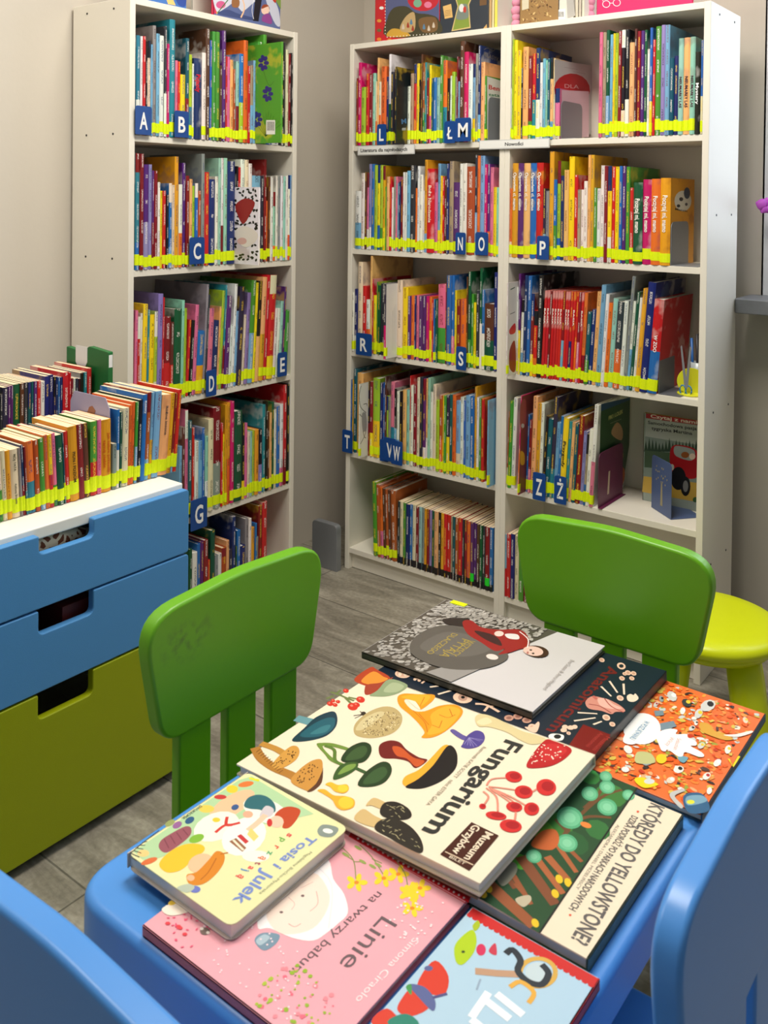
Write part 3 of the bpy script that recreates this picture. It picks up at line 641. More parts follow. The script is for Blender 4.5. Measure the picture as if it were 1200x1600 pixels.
# --- W poszukiwaniu (orange crowd)
ZT = .4803
pz = flatbook('orange picture book crowded with tiny figures, overhanging the table by the stool', ((1.35, ZT), (1.63, ZT)), .012, [(1060,1068),(1190,1115),(1098,1285),(960,1205)], (214,120,60), 'right', edge=(30,60,84), board=.002)
ob, top, ex, ey, n, w, d = pz
# widen to the left, under the navy book
P0 = Vector((top.x, top.y, top.z-.012)); bpy.data.objects.remove(ob.children[0]); bpy.data.objects.remove(ob)
xr = top.x+w; y0 = top.y; y1 = top.y+d
ob, top, ex, ey, n, w, d = flatrect('orange picture book crowded with tiny figures, overhanging the table by the stool', Vector((0,0,ZT)), Vector((1,0,0)), Vector((0,0,1)), xr-.225, xr, y0, y1, .012, (226,112,52), 'right', edge=(40,78,104), board=.002)
a = Art(ob, top, n, (950,1060,4.8)).frame(top, ex, ey)
pal = [(236,96,30),(244,128,44),(228,84,24),(238,150,70),(214,186,80),(150,160,60),(196,60,36),(240,224,200),(236,170,120),(90,60,50)]
for i in range(900):
    q = random.choice(pal[:5] if random.random() < .5 else pal+[(236,232,222),(60,44,40),(200,206,200),(240,160,60)]); r = random.uniform(.0022, .0062)
    a.uell(random.uniform(.008, w-.008), random.uniform(.008, d-.008), r, r*random.uniform(.4, .9), q, random.uniform(0, 3), 7, .35)
for x, y, r in [(590,190,40),(660,340,20),(630,380,26),(560,250,28),(750,210,60),(680,270,40),(1030,320,26),(480,140,44),(400,160,24),(470,770,34),(150,540,38),(130,690,30),(300,620,50),(530,690,40),(740,740,34),(820,640,34),(760,850,28),(900,540,34),(700,510,30),(360,200,20),(440,380,40)]:
    c = random.choice([(236,232,220),(206,206,200),(232,206,180),(60,60,60),(150,160,160)]); a.ell(x, y, r, r*.7, c, random.uniform(0,180), 9); a.ell(x+r*.3, y-r*.2, r*.45, r*.35, random.choice([(40,34,34),(240,240,236),(180,40,40),(230,200,60)]), 20, 8)
a.blob([(690,340),(760,350),(800,400),(870,420),(940,460),(880,470),(780,440),(700,400)], (214,160,60)); a.blob([(870,430),(960,425),(1070,400),(1080,415),(980,445),(900,440)], (240,232,220))
a.blob([(200,760),(260,750),(360,790),(370,810),(280,830),(220,800)], (236,210,30)); a.ell(310, 780, 40, 20, (210,214,210)); a.ell(400,610,40,36,(240,200,40)); a.blob([(220,560),(320,570),(350,640),(210,640)],(190,190,130))
a.blob([(575,880),(700,870),(760,960),(740,1010),(620,1020),(570,960)], (44,92,130)); a.blob([(590,895),(700,885),(740,930),(600,960)], (120,160,180)); a.ell(620,935,30,16,(220,220,60)); a.blob([(460,880),(540,840),(580,850),(500,890),(560,960),(540,980)], (190,190,186))
a.poly([(345,250),(415,248),(420,282),(355,290)], (120,140,150)); a.poly([(390,345),(490,325),(515,365),(400,405)], (120,140,152)); a.blob([(530,590),(600,600),(570,640),(530,620)], (110,160,176))
a.ell(255, 385, 140, 118, (246,244,238), 0, 26); a.blob([(200,300),(150,380),(112,480),(200,500),(260,420)], (246,244,238))
a.blob([(360,440),(400,400),(470,385),(520,395),(510,425),(590,425),(600,450),(660,480),(660,510),(620,515),(700,560),(720,590),(680,595),(580,560),(560,590),(520,590),(450,540),(430,555),(400,545),(380,500)], (246,244,238))
a.text('W POSZUKIWANIU', (276,322), (160,458), .0085, (70,130,170), True)
a.text('Sebastian', (520,455), (490,540), .006, (226,120,120)); a.text('Wilczy', (470,445), (430,510), .006, (226,120,120))
a.stroke([(905,610),(935,670),(985,590)], .003, (230,210,30), False)
a.done()

# --- Anatomicum (navy), tilted up onto the orange one
XL, XR = 1.09, 1.478
TA = ((XL, .4806), (XR, .4935))
ana = flatbook('large navy hardcover with dark red title and cream anatomy drawings', TA, .0165, [(590,1040),(697,990),(1043,1053),(915,1200)], (20,32,46), 'right', edge=(14,20,30))
bpy.data.objects.remove(ana[0].children[0]); bpy.data.objects.remove(ana[0])
sl = Vector((XR-XL, 0, TA[1][1]-TA[0][1])).normalized(); nn = Vector((-sl.z, 0, sl.x))
ob, top, ex, ey, n, w, d = flatrect('large navy hardcover with dark red title and cream anatomy drawings', Vector((XL, 0, TA[0][1])), sl, nn, .004, .388, -1.262, -.952, .0165, (22,35,50), 'right', edge=(14,20,30))
a = Art(ob, top, n, (780,780,2.857))
CR = (232,196,170); LC = (236,214,190)
a.text('Anatomicum', (492,745), (208,1030), .020, (112,26,30), True)
for p, q in [((455,836),(500,880)),((492,812),(528,864)),((555,824),(558,872)),((350,953),(438,958)),((334,990),(430,976)),((420,1006),(458,992))]: a.stroke([p, q], .0035, LC, False, .4)
for x, y, r in [(458,718,13),(545,745,20),(575,775,14),(600,778,13),(592,800,12),(548,800,13),(560,780,10),(540,888,16),(598,888,16),(478,975,18),(505,1005,14),(290,1030,13),(320,1020,13),(310,1045,10),(255,1065,20),(150,1020,22)]: a.ell(x, y, r, r*.72, CR, 20); a.ell(x, y, r*.6, r*.42, (206,160,134), 20)
a.ell(545,745,10,8,(30,40,52)); a.ell(255,1065,10,9,(240,236,226)); a.blob([(570,880),(585,870),(600,875),(608,868),(622,890),(600,905),(575,900)], LC)
a.blob([(385,905),(415,880),(470,890),(500,900),(545,925),(562,948),(520,950),(500,960),(455,945),(400,935)], (206,138,122)); a.blob([(440,890),(480,892),(510,915),(550,935),(490,935),(450,920)], (232,176,160)); a.blob([(415,882),(425,878),(440,890),(430,895)], (190,100,90))
a.stroke([(470,890),(500,925),(555,952)], .002, (170,84,76)); a.stroke([(400,915),(450,925),(500,955)], .002, (150,70,66))
a.poly([(375,1006),(498,1052),(420,1152),(312,1098)], (118,14,18)); a.text('Muzeum', (478,1058), (415,1118), .007, (160,50,46)); a.text('Anatomii', (450,1040), (385,1102), .007, (160,50,46))
a.crop = (540,1030,6)
a.ell(536,140,74,38,CR,4); a.ell(536,140,56,26,(214,170,146),4); a.ell(510,140,16,20,LC,20); a.ell(560,140,18,20,LC,-20)
for x, y in [(650,190),(680,180),(690,200)]: a.ell(x,y,16,12,CR)
a.stroke([(712,228),(752,196)], .0035, CR, False); a.stroke([(790,262),(912,246)], .004, LC, False); a.stroke([(866,330),(1012,288)], .004, LC, False)
a.ell(1098,362,92,52,CR,6); a.ell(1098,362,44,32,(190,150,130),6); a.ell(1100,358,18,13,(20,20,24))
a.crop = (640,1080,4.2857)
a.stroke([(440,85),(490,88),(530,100),(600,140)], .005, CR); a.stroke([(530,98),(500,135)], .004, CR); a.stroke([(540,105),(580,92)], .004, CR)
for x, y in [(665,180),(725,170),(785,195)]: a.ell(x,y,32,20,(196,150,130)); a.ell(x,y,18,10,(150,104,90))
a.blob([(770,240),(820,240),(860,205),(870,225),(850,275),(810,270)], CR); a.blob([(930,300),(960,285),(1030,295),(1020,330),(950,330)], (240,236,226)); a.ell(990,305,24,15,(30,30,36))
for x, y in [(1040,240),(1075,245),(1105,240),(1030,262)]: a.ell(x,y,20,14,CR)
a.done()

# --- Wszyscy pytaja dlaczego
b0 = top; why = flatbook('pale grey hardcover with cobblestones and a figure in red, topmost on the navy book', ((XL, TA[0][1]+.0168), (XR, TA[1][1]+.0168)), .0115, [(572,1018),(697,933),(943,1012),(828,1115)], (206,202,202), 'near', edge=(86,82,72))
ob, top, ex, ey, n, w, d = why
a = Art(ob, top, n, (560,920,6)).frame(top, ex, ey)
a.upoly([(0.001,.001),(.175,.001),(.20,d*.5),(.235,d-.001),(.001,d-.001)], (84,78,70))
for i in range(1000):
    u, v = random.uniform(.005, .125 if i < 700 else .215), random.uniform(.004, d-.004)
    if i >= 700: v = random.uniform(d*.78, d-.005)
    g = random.randint(140, 190); r = random.uniform(.0034, .0056); a.uell(u, v, r, r*.62, (g, g-5, g-12), random.uniform(.4, 1.8), 8, .12)
a.upoly([(.13,.004),(.18,.002),(.205,d*.4),(.15,d*.2)], (150,146,142))
a.crop = (560,920,1.875)
a.blob([(150,180),(170,140),(240,110),(330,120),(400,160),(440,200),(400,228),(330,240),(250,235),(180,210)], (92,88,82)); a.blob([(180,170),(250,130),(330,140),(390,175),(330,200),(230,195)], (104,100,94))
a.blob([(250,90),(320,88),(325,98),(330,112),(290,112),(255,104)], (44,38,36)); a.blob([(305,100),(330,95),(360,115),(410,122),(470,122),(495,140),(500,170),(470,180),(440,190),(410,195),(430,178),(400,185),(360,160),(320,135)], (150,32,30))
a.blob([(430,135),(465,136),(470,150),(440,148)], (224,222,220)); a.blob([(340,125),(400,140),(420,170),(370,150)], (60,30,30)); a.ell(412,134,14,8,(230,206,196)); a.ell(392,202,18,8,(230,214,206),10)
a.ell(522,186,36,17,(70,42,34),8); a.ell(512,185,30,14,(226,192,178),8); a.ell(505,182,4,2.4,(60,40,40)); a.ell(512,192,4,2.4,(60,40,40)); a.ell(496,190,3,4,(180,110,100))
a.stroke([(472,128),(497,150),(495,175)], .002, (236,232,228))
for t, p, q, h in [('WSZYSCY', (325,152), (268,196), .0135), ('PYTAJĄ', (305,148), (235,198), .016), ('DLACZEGO', (276,132), (198,190), .012)]: a.text(t, p, q, h, (172,150,60))
a.text('Eva Susso & Anna Höglund', (622,210), (540,296), .007, (150,140,136))
a.done()
bm_ = MB(); bm_.box(.016, .048, d-.012, d+.0006, .004, .0142); bm_.build('spine_label', M_STICK, ob)
# --- Yellowstone
YL = ((1.30, ZT), (1.615, ZT))
ylw = flatbook('green forest picture book with cream title strip, right edge of the table', YL, .0165, [(880,1195),(1063,1270),(920,1510),(740,1390)], (236,220,192), 'right', edge=(52,74,50))
ob, top, ex, ey, n, w, d = ylw
a = Art(ob, top, n, (580,1180,2.4))
a.poly([(700,-20),(998,122),(630,668),(300,560)] if 0 else [(745,30),(998,122),(630,668),(385,525)], (36,74,44))
def clipF(pts): return pts
for x, y, r, c in [(820,80,40,(50,130,60)),(700,260,60,(60,120,50)),(640,280,50,(90,150,50)),(900,150,60,(60,120,56)),(760,330,60,(40,90,50)),(560,400,40,(80,160,50)),(480,440,40,(150,170,40)),(850,280,50,(50,110,56))]: a.ell(x,y,r,r*.7,c,25,10)
for p in [((700,340),(760,250),(860,160),(940,130)),((760,250),(820,230),(900,235)),((740,290),(700,250),(690,240)),((800,200),(850,150),(870,110))]: a.stroke(p, .006, (108,72,44), True, .4)
for p, q, r in [((425,470),(610,640),.016),((470,400),(540,500),.008),((520,430),(600,560),.007),((560,380),(690,560),.015),((600,360),(720,520),.009),((660,380),(740,470),.010),((700,340),(770,440),.007),((740,350),(790,400),.006),((540,480),(590,540),.006)]: a.stroke([p, q], r, random.choice([(170,96,56),(150,84,50),(128,74,46)]), False, .4)
for x, y, r in [(820,145,32),(885,120,30),(885,195,38),(745,235,50),(965,150,24),(735,330,40),(610,380,30),(880,80,24)]:
    a.ell(x, y, r, r*.82, (84,168,122), 20, 22); a.ell(x, y, r*.8, r*.62, (112,190,144), 20, 22); a.ell(x, y, r*.45, r*.36, (132,204,160), 20, 14)
a.blob([(600,330),(640,285),(690,280),(705,320),(680,355),(620,350)], (196,98,48)); a.ell(805,262,22,10,(230,130,60),20); a.blob([(470,440),(500,400),(540,405),(545,440),(500,490),(475,475)], (140,138,120)); a.blob([(540,540),(590,525),(600,545),(570,570)], (190,178,150))
a.ell(751,102,26,18,(226,222,200),20); a.ell(744,96,6,6,(20,20,20)); a.ell(760,104,6,6,(20,20,20))
for x, y in [(705,465),(738,478),(615,630),(690,520),(440,500),(420,520)]: a.ell(x, y, 18, 13, (226,190,40), 60, 12)
a.stroke([(998,122),(630,668)], .0022, (30,34,32), False)
a.text('KTÓRĘDY DO YELLOWSTONE?', (1050,178), (748,690), .0185, (96,92,90), True)
a.text('DZIKA PODRÓŻ PO PARKACH NARODOWYCH', (978,225), (740,575), .0085, (100,96,92), True)
a.text('ALEKSANDRA I DANIEL MIZIELIŃSCY', (922,260), (765,500), .004, (140,132,122)); a.ell(1000,212,5,4,(226,90,60)); a.ell(746,600,5,4,(226,90,60))
a.done()

# --- book under the mushroom book, then the mushroom book itself, both leaning slightly on the forest book
FL = ((1.112, .4808), (1.487, .4975))
und = flatbook('dark-edged picture book underneath the mushroom book, brown and green strip showing', FL, .010, [(378+6,1192+12),(600+6,1050),(905,1208),(742,1402)], (120,92,66), 'left', edge=(150,130,104))
ob, top, ex, ey, n, w, d = und
a = Art(ob, top, n).frame(top, ex, ey)
for u0, u1, c in [(.0,.02,(200,180,140)),(.02,.10,(96,18,24)),(.10,.16,(206,190,160)),(.16,.185,(206,104,50)),(.185,.25,(190,160,110)),(.25,.30,(96,110,50)),(.30,w-.001,(70,60,50))]: a.upoly([(u0,.001),(u1,.001),(u1,.03),(u0,.03)], c)
a.done()
FU = ((FL[0][0], FL[0][1]+.0103), (FL[1][0], FL[1][1]+.0103))
fun = flatbook('large cream hardcover titled Fungarium with painted mushrooms, centre of the table', FU, .0155, [(378,1192),(600,1038),(912,1200),(745,1385)], (234,222,196), 'far', edge=(206,196,176))
ob, top, ex, ey, n, w, d = fun
a = Art(ob, top, n, (370,1030,2.182))
a.blob([(400,68),(455,28),(478,36),(522,62),(505,80),(460,92),(430,88)], (176,62,30)); a.blob([(425,72),(465,42),(500,60),(515,68),(480,88),(440,84)], (230,140,50)); a.blob([(436,100),(446,86),(490,80),(530,62),(525,70),(480,110),(440,122)], (160,60,40)); a.blob([(452,124),(480,106),(520,68),(582,88),(560,112),(520,126),(480,128)], (140,156,118)); a.blob([(500,110),(530,80),(570,92),(545,112)], (166,178,140))
for p in [((320,112),(350,122),(380,135),(400,142)),((355,105),(340,118)),((330,125),(305,135)),((380,130),(410,136)),((370,132),(388,150))]: a.stroke(p, .004, (110,124,70))
for x, y, r in [(372,108,10),(422,138,15),(395,162,18),(408,156,12),(328,142,8),(345,145,8),(318,152,11),(335,156,9)]: a.ell(x,y,r,r*.72,(206,50,36),10,14); a.ell(x-r*.2,y-r*.2,r*.3,r*.2,(240,130,110),10,8)
a.poly([(192,210),(212,192),(262,204),(244,226)], (104,150,158)); a.blob([(190,272),(230,235),(270,198),(325,178),(342,195),(338,230),(305,262),(250,278),(200,282)], (28,58,72)); a.blob([(215,262),(260,222),(310,200),(335,205),(325,240),(280,264)], (38,92,106)); a.blob([(250,255),(290,230),(320,225),(300,250)], (58,118,128))
a.stroke([(432,188),(398,193)], .002, (60,50,40)); a.stroke([(432,188),(402,202)], .0015, (60,50,40)); a.stroke([(432,188),(420,178)], .0015, (50,40,34)); a.ell(432,186,9,7,(50,42,34))
a.blob([(398,240),(410,212),(450,180),(500,162),(540,168),(564,196),(555,232),(520,258),(460,270),(410,262)], (186,164,112)); a.blob([(405,240),(430,205),(480,180),(505,185),(470,215),(430,240)], (206,190,142))
random.seed(3)
for i in range(130):
    t = random.uniform(0, 2*PI); r = math.sqrt(random.random())*.86; x = 492+78*r*math.cos(t); y = 222+44*r*math.sin(t)-r*math.cos(t)*18; a.ell(x, y, random.uniform(2,4.5), 1.2, random.choice([(110,86,50),(236,220,176),(90,70,44)]), random.uniform(0,180), 5)
a.blob([(548,130),(570,118),(620,120),(672,122),(670,140),(640,165),(622,172),(608,150),(580,136),(572,146),(600,175),(640,178),(690,160),(740,155),(768,170),(765,195),(720,240),(672,266),(630,268),(640,250),(620,220),(590,190),(555,160)], (232,150,32))
a.blob([(580,134),(606,142),(626,172),(604,160)], (240,228,200)); a.blob([(660,195),(680,175),(720,160),(760,172),(755,195),(730,225),(700,248),(650,258),(665,225)], (240,170,50)); a.blob([(560,130),(600,122),(660,126),(630,160),(610,145)], (240,170,44))
for p in [((690,190),(720,200),(745,190)),((700,210),(690,235)),((725,170),(735,195)),((665,225),(690,235)),((600,175),(640,215),(650,250)),((620,185),(655,225)),((640,130),(625,160))]: a.stroke(p, .0012, (196,104,20))
a.blob([(728,246),(740,240),(770,258),(790,268),(780,278),(755,268)], (96,84,148)); a.blob([(770,290),(785,262),(815,244),(840,252),(845,275),(825,298),(790,306),(765,300)], (80,68,140))
for k in range(7): a.stroke([(792,268),(775+k*11, 300-abs(k-3)*3+ (0 if k<5 else -14))], .0008, (150,140,190))
a.blob([(272,292),(290,286),(330,288),(382,304),(378,312),(330,300),(292,298),(330,340),(372,360),(365,366),(320,348),(300,325)], (112,140,60)); a.stroke([(300,296),(332,310),(335,345),(360,362)], .005, (90,120,50)); a.stroke([(405,372),(440,388)], .006, (60,90,50))
a.blob([(355,345),(380,305),(425,284),(455,292),(458,320),(435,350),(395,356)], (34,58,30)); a.blob([(370,345),(395,312),(430,296),(445,310),(425,338)], (58,86,46)); a.blob([(330,412),(335,385),(360,358),(410,352),(408,375),(370,400)], (58,88,40)); a.blob([(345,395),(370,365),(405,358),(395,375)], (120,150,70)); a.blob([(412,430),(440,385),(490,352),(520,356),(528,385),(505,420),(460,436)], (36,60,32)); a.blob([(430,425),(460,385),(500,368),(512,390),(480,420)], (56,86,48))
a.blob([(485,320),(488,292),(520,278),(555,284),(580,310),(620,335),(650,345),(610,372),(585,350),(545,340),(500,338)], (110,26,24)); a.blob([(530,300),(560,302),(600,335),(640,348),(612,368),(580,340),(545,330)], (196,84,40)); a.blob([(565,425),(575,400),(620,378),(660,340),(700,298),(722,294),(730,310),(690,360),(640,410),(590,436)], (236,168,50)); a.blob([(576,434),(620,408),(670,362),(715,300),(738,300),(752,330),(745,375),(700,415),(640,440),(595,442)], (26,24,26))
BR = (190,136,60)
a.stroke([(82,288),(130,305),(160,322)], .011, BR); a.stroke([(62,302),(85,340),(130,372),(190,398),(235,430)], .014, (176,120,52)); a.blob([(120,362),(140,335),(180,300),(205,298),(214,318),(200,345),(160,370),(130,374)], (206,150,70)); a.blob([(185,420),(205,385),(250,350),(285,342),(293,365),(285,410),(255,445),(240,450)], (200,142,66)); a.blob([(240,452),(270,425),(290,385),(294,370),(290,420),(262,448)], (90,54,36))
for i in range(60):
    x0, y0, rx, ry = ((168,338,42,26) if i < 24 else (240,392,46,34)); t = random.uniform(0,2*PI); r = math.sqrt(random.random())*.8; a.ell(x0+rx*r*math.cos(t), y0+ry*r*math.sin(t)-rx*r*math.cos(t)*.5, 3.4, 2.2, (86,50,24), -40, 4)
for k in range(12): a.stroke([(66+k*7, 318+k*6.5),(80+k*7, 306+k*6.5+2)], .0011, (110,70,30))
a.blob([(302,428),(320,420),(345,430),(375,428),(382,445),(365,458),(335,452),(318,436)], (240,180,50)); a.blob([(275,448),(300,445),(330,465),(370,468),(400,480),(398,505),(365,516),(340,505),(325,480),(295,460)], (238,170,50)); a.ell(372,490,26,20,(246,196,60)); a.ell(362,442,18,12,(248,200,60))
a.blob([(440,500),(465,474),(500,486),(512,496),(495,512),(460,500)], (206,176,120)); a.blob([(400,545),(430,512),(470,535),(520,560),(500,575),(450,570)], (206,176,120)); a.blob([(488,515),(505,490),(545,488),(585,510),(596,535),(575,548),(530,548),(495,535)], (40,36,32)); a.blob([(470,580),(490,550),(540,545),(590,570),(625,610),(636,650),(620,662),(570,640),(520,610)], (44,40,34))
for i in range(34):
    x, y = (random.uniform(500,585), random.uniform(497,540)) if i < 14 else (random.uniform(492,618), 0)
    if i >= 14: y = 560+(x-492)*.5+random.uniform(-14,22)
    a.stroke([(x,y),(x+random.uniform(6,12),y+random.uniform(-7,9))], .0009, (170,160,120))
a.blob([(812,205),(822,190),(850,190),(890,205),(960,240),(985,250),(1030,262),(1060,280),(1010,292),(968,278),(920,250),(860,232),(825,230)], (214,198,148)); a.blob([(818,215),(850,200),(870,215),(840,226)], (228,214,170))
a.blob([(988,368),(1005,330),(1050,278),(1080,280),(1140,306),(1125,335),(1080,362),(1030,372)], (180,28,36)); a.blob([(1040,300),(1085,290),(1125,312),(1090,340),(1040,345)], (196,40,46))
for i in range(46):
    u, v = random.random(), random.random(); x = 1004+u*118; y = 360-v*62+ (u*-18); 
    if y > 285+abs(x-1070)*.25: a.ell(x, y, random.uniform(1.6,3.6), random.uniform(1.6,2.8), (240,216,196), 0, 7)
RD = (204,44,44)
for p in [((852,432),(870,410),(930,405)),((858,436),(900,440),(955,448)),((862,440),(930,468),(985,500)),((866,444),(920,480),(940,500)),((850,440),(885,470),(890,520)),((868,446),(920,470),(950,500),(948,550)),((840,452),(858,470),(845,495)),((1005,455),(1030,440))]: a.stroke(p, .0026, (222,140,120))
for x, y, rx, ry in [(944,402,29,19),(978,454,31,22),(1055,438,34,28),(946,505,28,17),(1005,512,26,22),(838,503,12,9),(884,535,36,14),(934,570,38,22)]: a.ell(x,y,rx,ry,RD,8,20); a.ell(x+rx*.15,y-ry*.1,rx*.62,ry*.6,(168,24,34),8,16)
a.crop = (640,1080,4.2857); DK = (48,50,48)
a.text('Fungarium', (648,325), (82,932), .0275, DK, True)
a.text('Ilustrowała KATIE SCOTT   tekst ESTER GAYA', (492,372), (108,760), .0055, (150,138,118))
a.poly([(415,880),(597,970),(400,1205),(205,1095)], (66,26,16)); a.poly([(240,1075),(430,1165),(425,1171),(236,1081)], (214,190,160))
a.text('Muzeum', (512,942), (362,1122), .0105, (232,216,190), True); a.text('Grzybów', (428,895), (280,1082), .0105, (232,216,190), True); a.text('BILET', (262,1118), (366,1168), .0045, (232,216,190))
a.done()

# --- Linie na twarzy babuni (pink)
pk = flatrect('pink picture book with a white-haired face and yellow flowers, near edge of the table', Vector((0,0,ZT)), Vector((1,0,0)), Vector((0,0,1)), 1.2165, 1.4715, -1.795, -1.535, .012, (236,168,178), 'near', edge=(196,110,126))
ob, top, ex, ey, n, w, d = pk
a = Art(ob, top, n, (180,1180,2.069)).frame(top, ex, ey)
a.poly([(765,245),(1150,458),(1142,478),(755,262)], (206,30,40)); a.stroke([(755,262),(1135,480)], .0012, (206,30,40), False)
for k in range(22): a.ell(785+k*16.3, 270+k*9.1, 4, 4, (248,232,230), 0, 6)
a.blob([(462,560),(470,500),(540,420),(640,350),(690,340),(705,400),(740,450),(752,510),(720,545),(690,570),(640,600),(570,590),(500,560)], (246,240,238)); a.blob([(490,500),(560,430),(640,380),(690,440),(685,500),(640,560),(560,580),(510,560)], (244,222,206))
a.ell(606,455,6,4,(110,90,90)); a.ell(537,508,6,4,(110,90,90)); a.stroke([(650,440),(655,480),(630,505)], .0008, (206,160,150)); a.stroke([(560,545),(580,555),(600,545)], .0008, (196,140,130)); a.stroke([(560,460),(580,480),(570,500)], .0006, (206,160,150)); a.stroke([(600,430),(640,410)], .0006, (206,160,150)); a.stroke([(640,350),(700,420),(690,560)], .001, (226,220,220))
a.blob([(450,600),(475,575),(530,580),(520,610),(480,632)], (120,146,164)); a.blob([(455,600),(480,580),(500,590),(470,615)], (170,190,200))
for x, y in [(780,412),(868,398),(915,385),(950,445),(965,440),(960,495),(985,430)]:
    for k in range(5): a.ell(x+22*math.cos(k*1.257), y+16*math.sin(k*1.257), 15, 9, (246,212,50), k*72, 8)
    a.ell(x, y, 8, 6, (236,140,40), 0, 8)
for p in [((735,300),(770,340),(778,400)),((790,290),(830,330),(866,385)),((900,330),(935,380),(945,420)),((770,340),(745,325)),((770,345),(800,345)),((830,335),(862,350))]: a.stroke(p, .0012, (130,146,80))
for x, y in [(745,322),(800,345),(785,300),(850,355),(832,360)]: a.ell(x,y,14,5,(150,166,90),30,8)
GY = (104,88,92)
a.text('Linie', (862,520), (722,672), .022, GY, False); a.text('na twarzy babuni', (848,440), (560,700), .011, GY, False)
a.text('Simona Ciraolo', (965,590), (775,790), .008, (250,232,232), False)
for i in range(70):
    q = random.choice([(150,180,50),(236,110,130),(240,140,150),(170,190,60)]); a.uell(random.uniform(w*.6,w-.02), random.uniform(.006,.066), *(2*[random.uniform(.001,.003)]), q, 0, 6, .2)
for i in range(60): a.uell(random.uniform(.05,w*.8), random.uniform(.01,d*.3), .0012, .0012, (250,222,226), 0, 5)
for i in range(40): a.uell(random.uniform(w*.78,w-.01), random.uniform(d*.6,d-.03), .0014, .0014, (250,226,228), 0, 5)
for i in range(26): a.uell(random.gauss(.035,.012), random.gauss(.03,.012), .002, .001, (232,84,120), random.uniform(0,3), 5)
for x, y in [(170,545),(205,555),(225,580),(210,560)]: a.ell(x,y,9,6,(226,70,80),0,6)
a.ell(290,570,16,12,(120,104,96)); a.ell(280,562,6,5,(230,220,210)); a.ell(300,575,6,5,(230,220,210)); a.blob([(150,500),(190,480),(240,505),(180,520)], (246,232,214)); a.ell(185,478,14,8,(240,200,60),-20)
a.done()

# --- Tosia i Julek sprzataja (board book)
ts = flatbook('pale yellow-green board book with two children tidying, on top of the pink book', ((1.13, ZT+.0125), (1.31, ZT+.0125)), .0175, [(197,1330),(385,1210),(550,1290),(360,1450)], (226,224,170), 'left', edge=(196,184,172), board=.0015, rounded_c=.012)
ob, top, ex, ey, n, w, d = ts
a = Art(ob, top, n, (190,1190,3.243)).frame(top, ex, ey)
a.upoly([(.004,.006),(.030,.004),(.045,.04),(.06,d*.5),(.10,d*.75),(.125,d-.008),(.012,d-.004),(.004,d-.02)], (176,208,160))
for x, y, rx, ry, c, r in [(560,220,130,50,(238,190,150),-30),(480,330,120,70,(240,236,220),-20),(620,380,120,90,(240,240,228),-30),(730,250,120,60,(238,236,222),20),(680,480,70,30,(236,238,222),0),(560,140,30,20,(236,200,60),0),(500,180,32,12,(196,60,60),0),(630,115,40,14,(226,120,60),-10),(430,240,40,20,(230,200,90),0),(345,298,26,16,(50,90,130),-30),(282,322,26,16,(150,100,150),-30),(245,312,28,14,(150,160,100),-30),(575,232,20,14,(60,90,140),-20),(480,296,20,12,(236,200,60),0),(110,465,30,18,(240,200,130),0),(140,505,44,14,(214,110,60),-20),(380,390,40,20,(130,180,60),-20)]: a.ell(x,y,rx,ry,c,r,16)
a.poly([(650,80),(700,92),(694,102),(644,88)], (220,220,40))
a.blob([(620,225),(640,185),(690,168),(740,180),(775,215),(778,255),(740,262),(700,245),(650,240)], (50,104,112)); a.ell(640,268,26,18,(226,170,140)); a.blob([(700,270),(730,225),(770,240),(760,275),(710,290)], (206,196,200)); a.stroke([(640,350),(690,310),(730,270)], .008, (240,196,166))
a.blob([(775,280),(800,245),(850,228),(905,245),(890,290),(850,335),(815,335),(820,300)], (190,72,40)); a.ell(785,305,36,30,(240,196,170)); a.ell(750,310,14,20,(200,50,50))
a.stroke([(475,360),(520,325),(560,320),(600,310)], .004, (206,60,54)); a.stroke([(535,280),(530,320),(560,322)], .004, (206,60,54))
a.poly([(545,405),(580,388),(632,438),(612,458)], (150,100,70)); a.poly([(585,378),(605,368),(645,405),(628,418)], (196,56,60)); a.poly([(636,370),(655,335),(695,380),(670,405)], (226,206,120)); a.poly([(560,400),(570,395),(622,446),(612,452)], (236,226,200))
a.blob([(190,440),(200,400),(260,360),(320,330),(350,335),(350,370),(310,410),(230,462)], (150,84,96)); 
for k in range(4): a.stroke([(215+k*32,392-k*16),(240+k*32,440-k*22)], .0012, (120,60,74))
a.blob([(190,520),(240,460),(320,420),(400,420),(420,450),(360,500),(300,550),(230,562)], (240,190,50)); a.ell(400,515,66,46,(242,190,150),-20); a.blob([(330,575),(380,560),(440,500),(480,455),(520,470),(515,520),(470,580),(410,622),(345,622)], (214,132,40)); a.ell(350,590,20,16,(240,180,140)); a.stroke([(500,470),(540,462)], .002, (190,110,40)); a.stroke([(400,600),(440,560),(480,490)], .0014, (180,100,30))
a.ell(372,648,28,18,(110,120,190)); a.blob([(280,640),(340,620),(370,640),(330,665)], (180,190,170))
for k in range(6): a.stroke([(35+k*14,480-k*14),(80+k*10,505-k*20)], .0012, (60,60,60))
a.stroke([(40,470),(110,410),(190,350)], .0012, (60,60,60))
a.blob([(992,350),(1020,320),(1085,330),(1098,350),(1065,382),(1010,378)], (134,146,138)); a.ell(1045,352,26,12,(236,236,226),10)
LBL = (120,140,200)
a.text('Tosia i', (955,372), (765,525), .0125, LBL, True); a.text('Julek', (722,545), (560,705), .0165, LBL, True)
for t, p, q, c in [('s',(848,362),(832,376),(220,80,80)),('p',(812,386),(796,402),(120,180,80)),('r',(780,424),(768,436),(230,90,70)),('z',(745,452),(733,470),(90,170,120)),('ą',(710,478),(697,494),(226,110,60)),('t',(682,508),(674,520),(170,60,90)),('a',(650,528),(638,542),(230,70,80)),('j',(618,542),(612,552),(90,140,190)),('ą',(600,570),(584,586),(226,80,80))]: a.text(t, p, q, .0085, c, True)
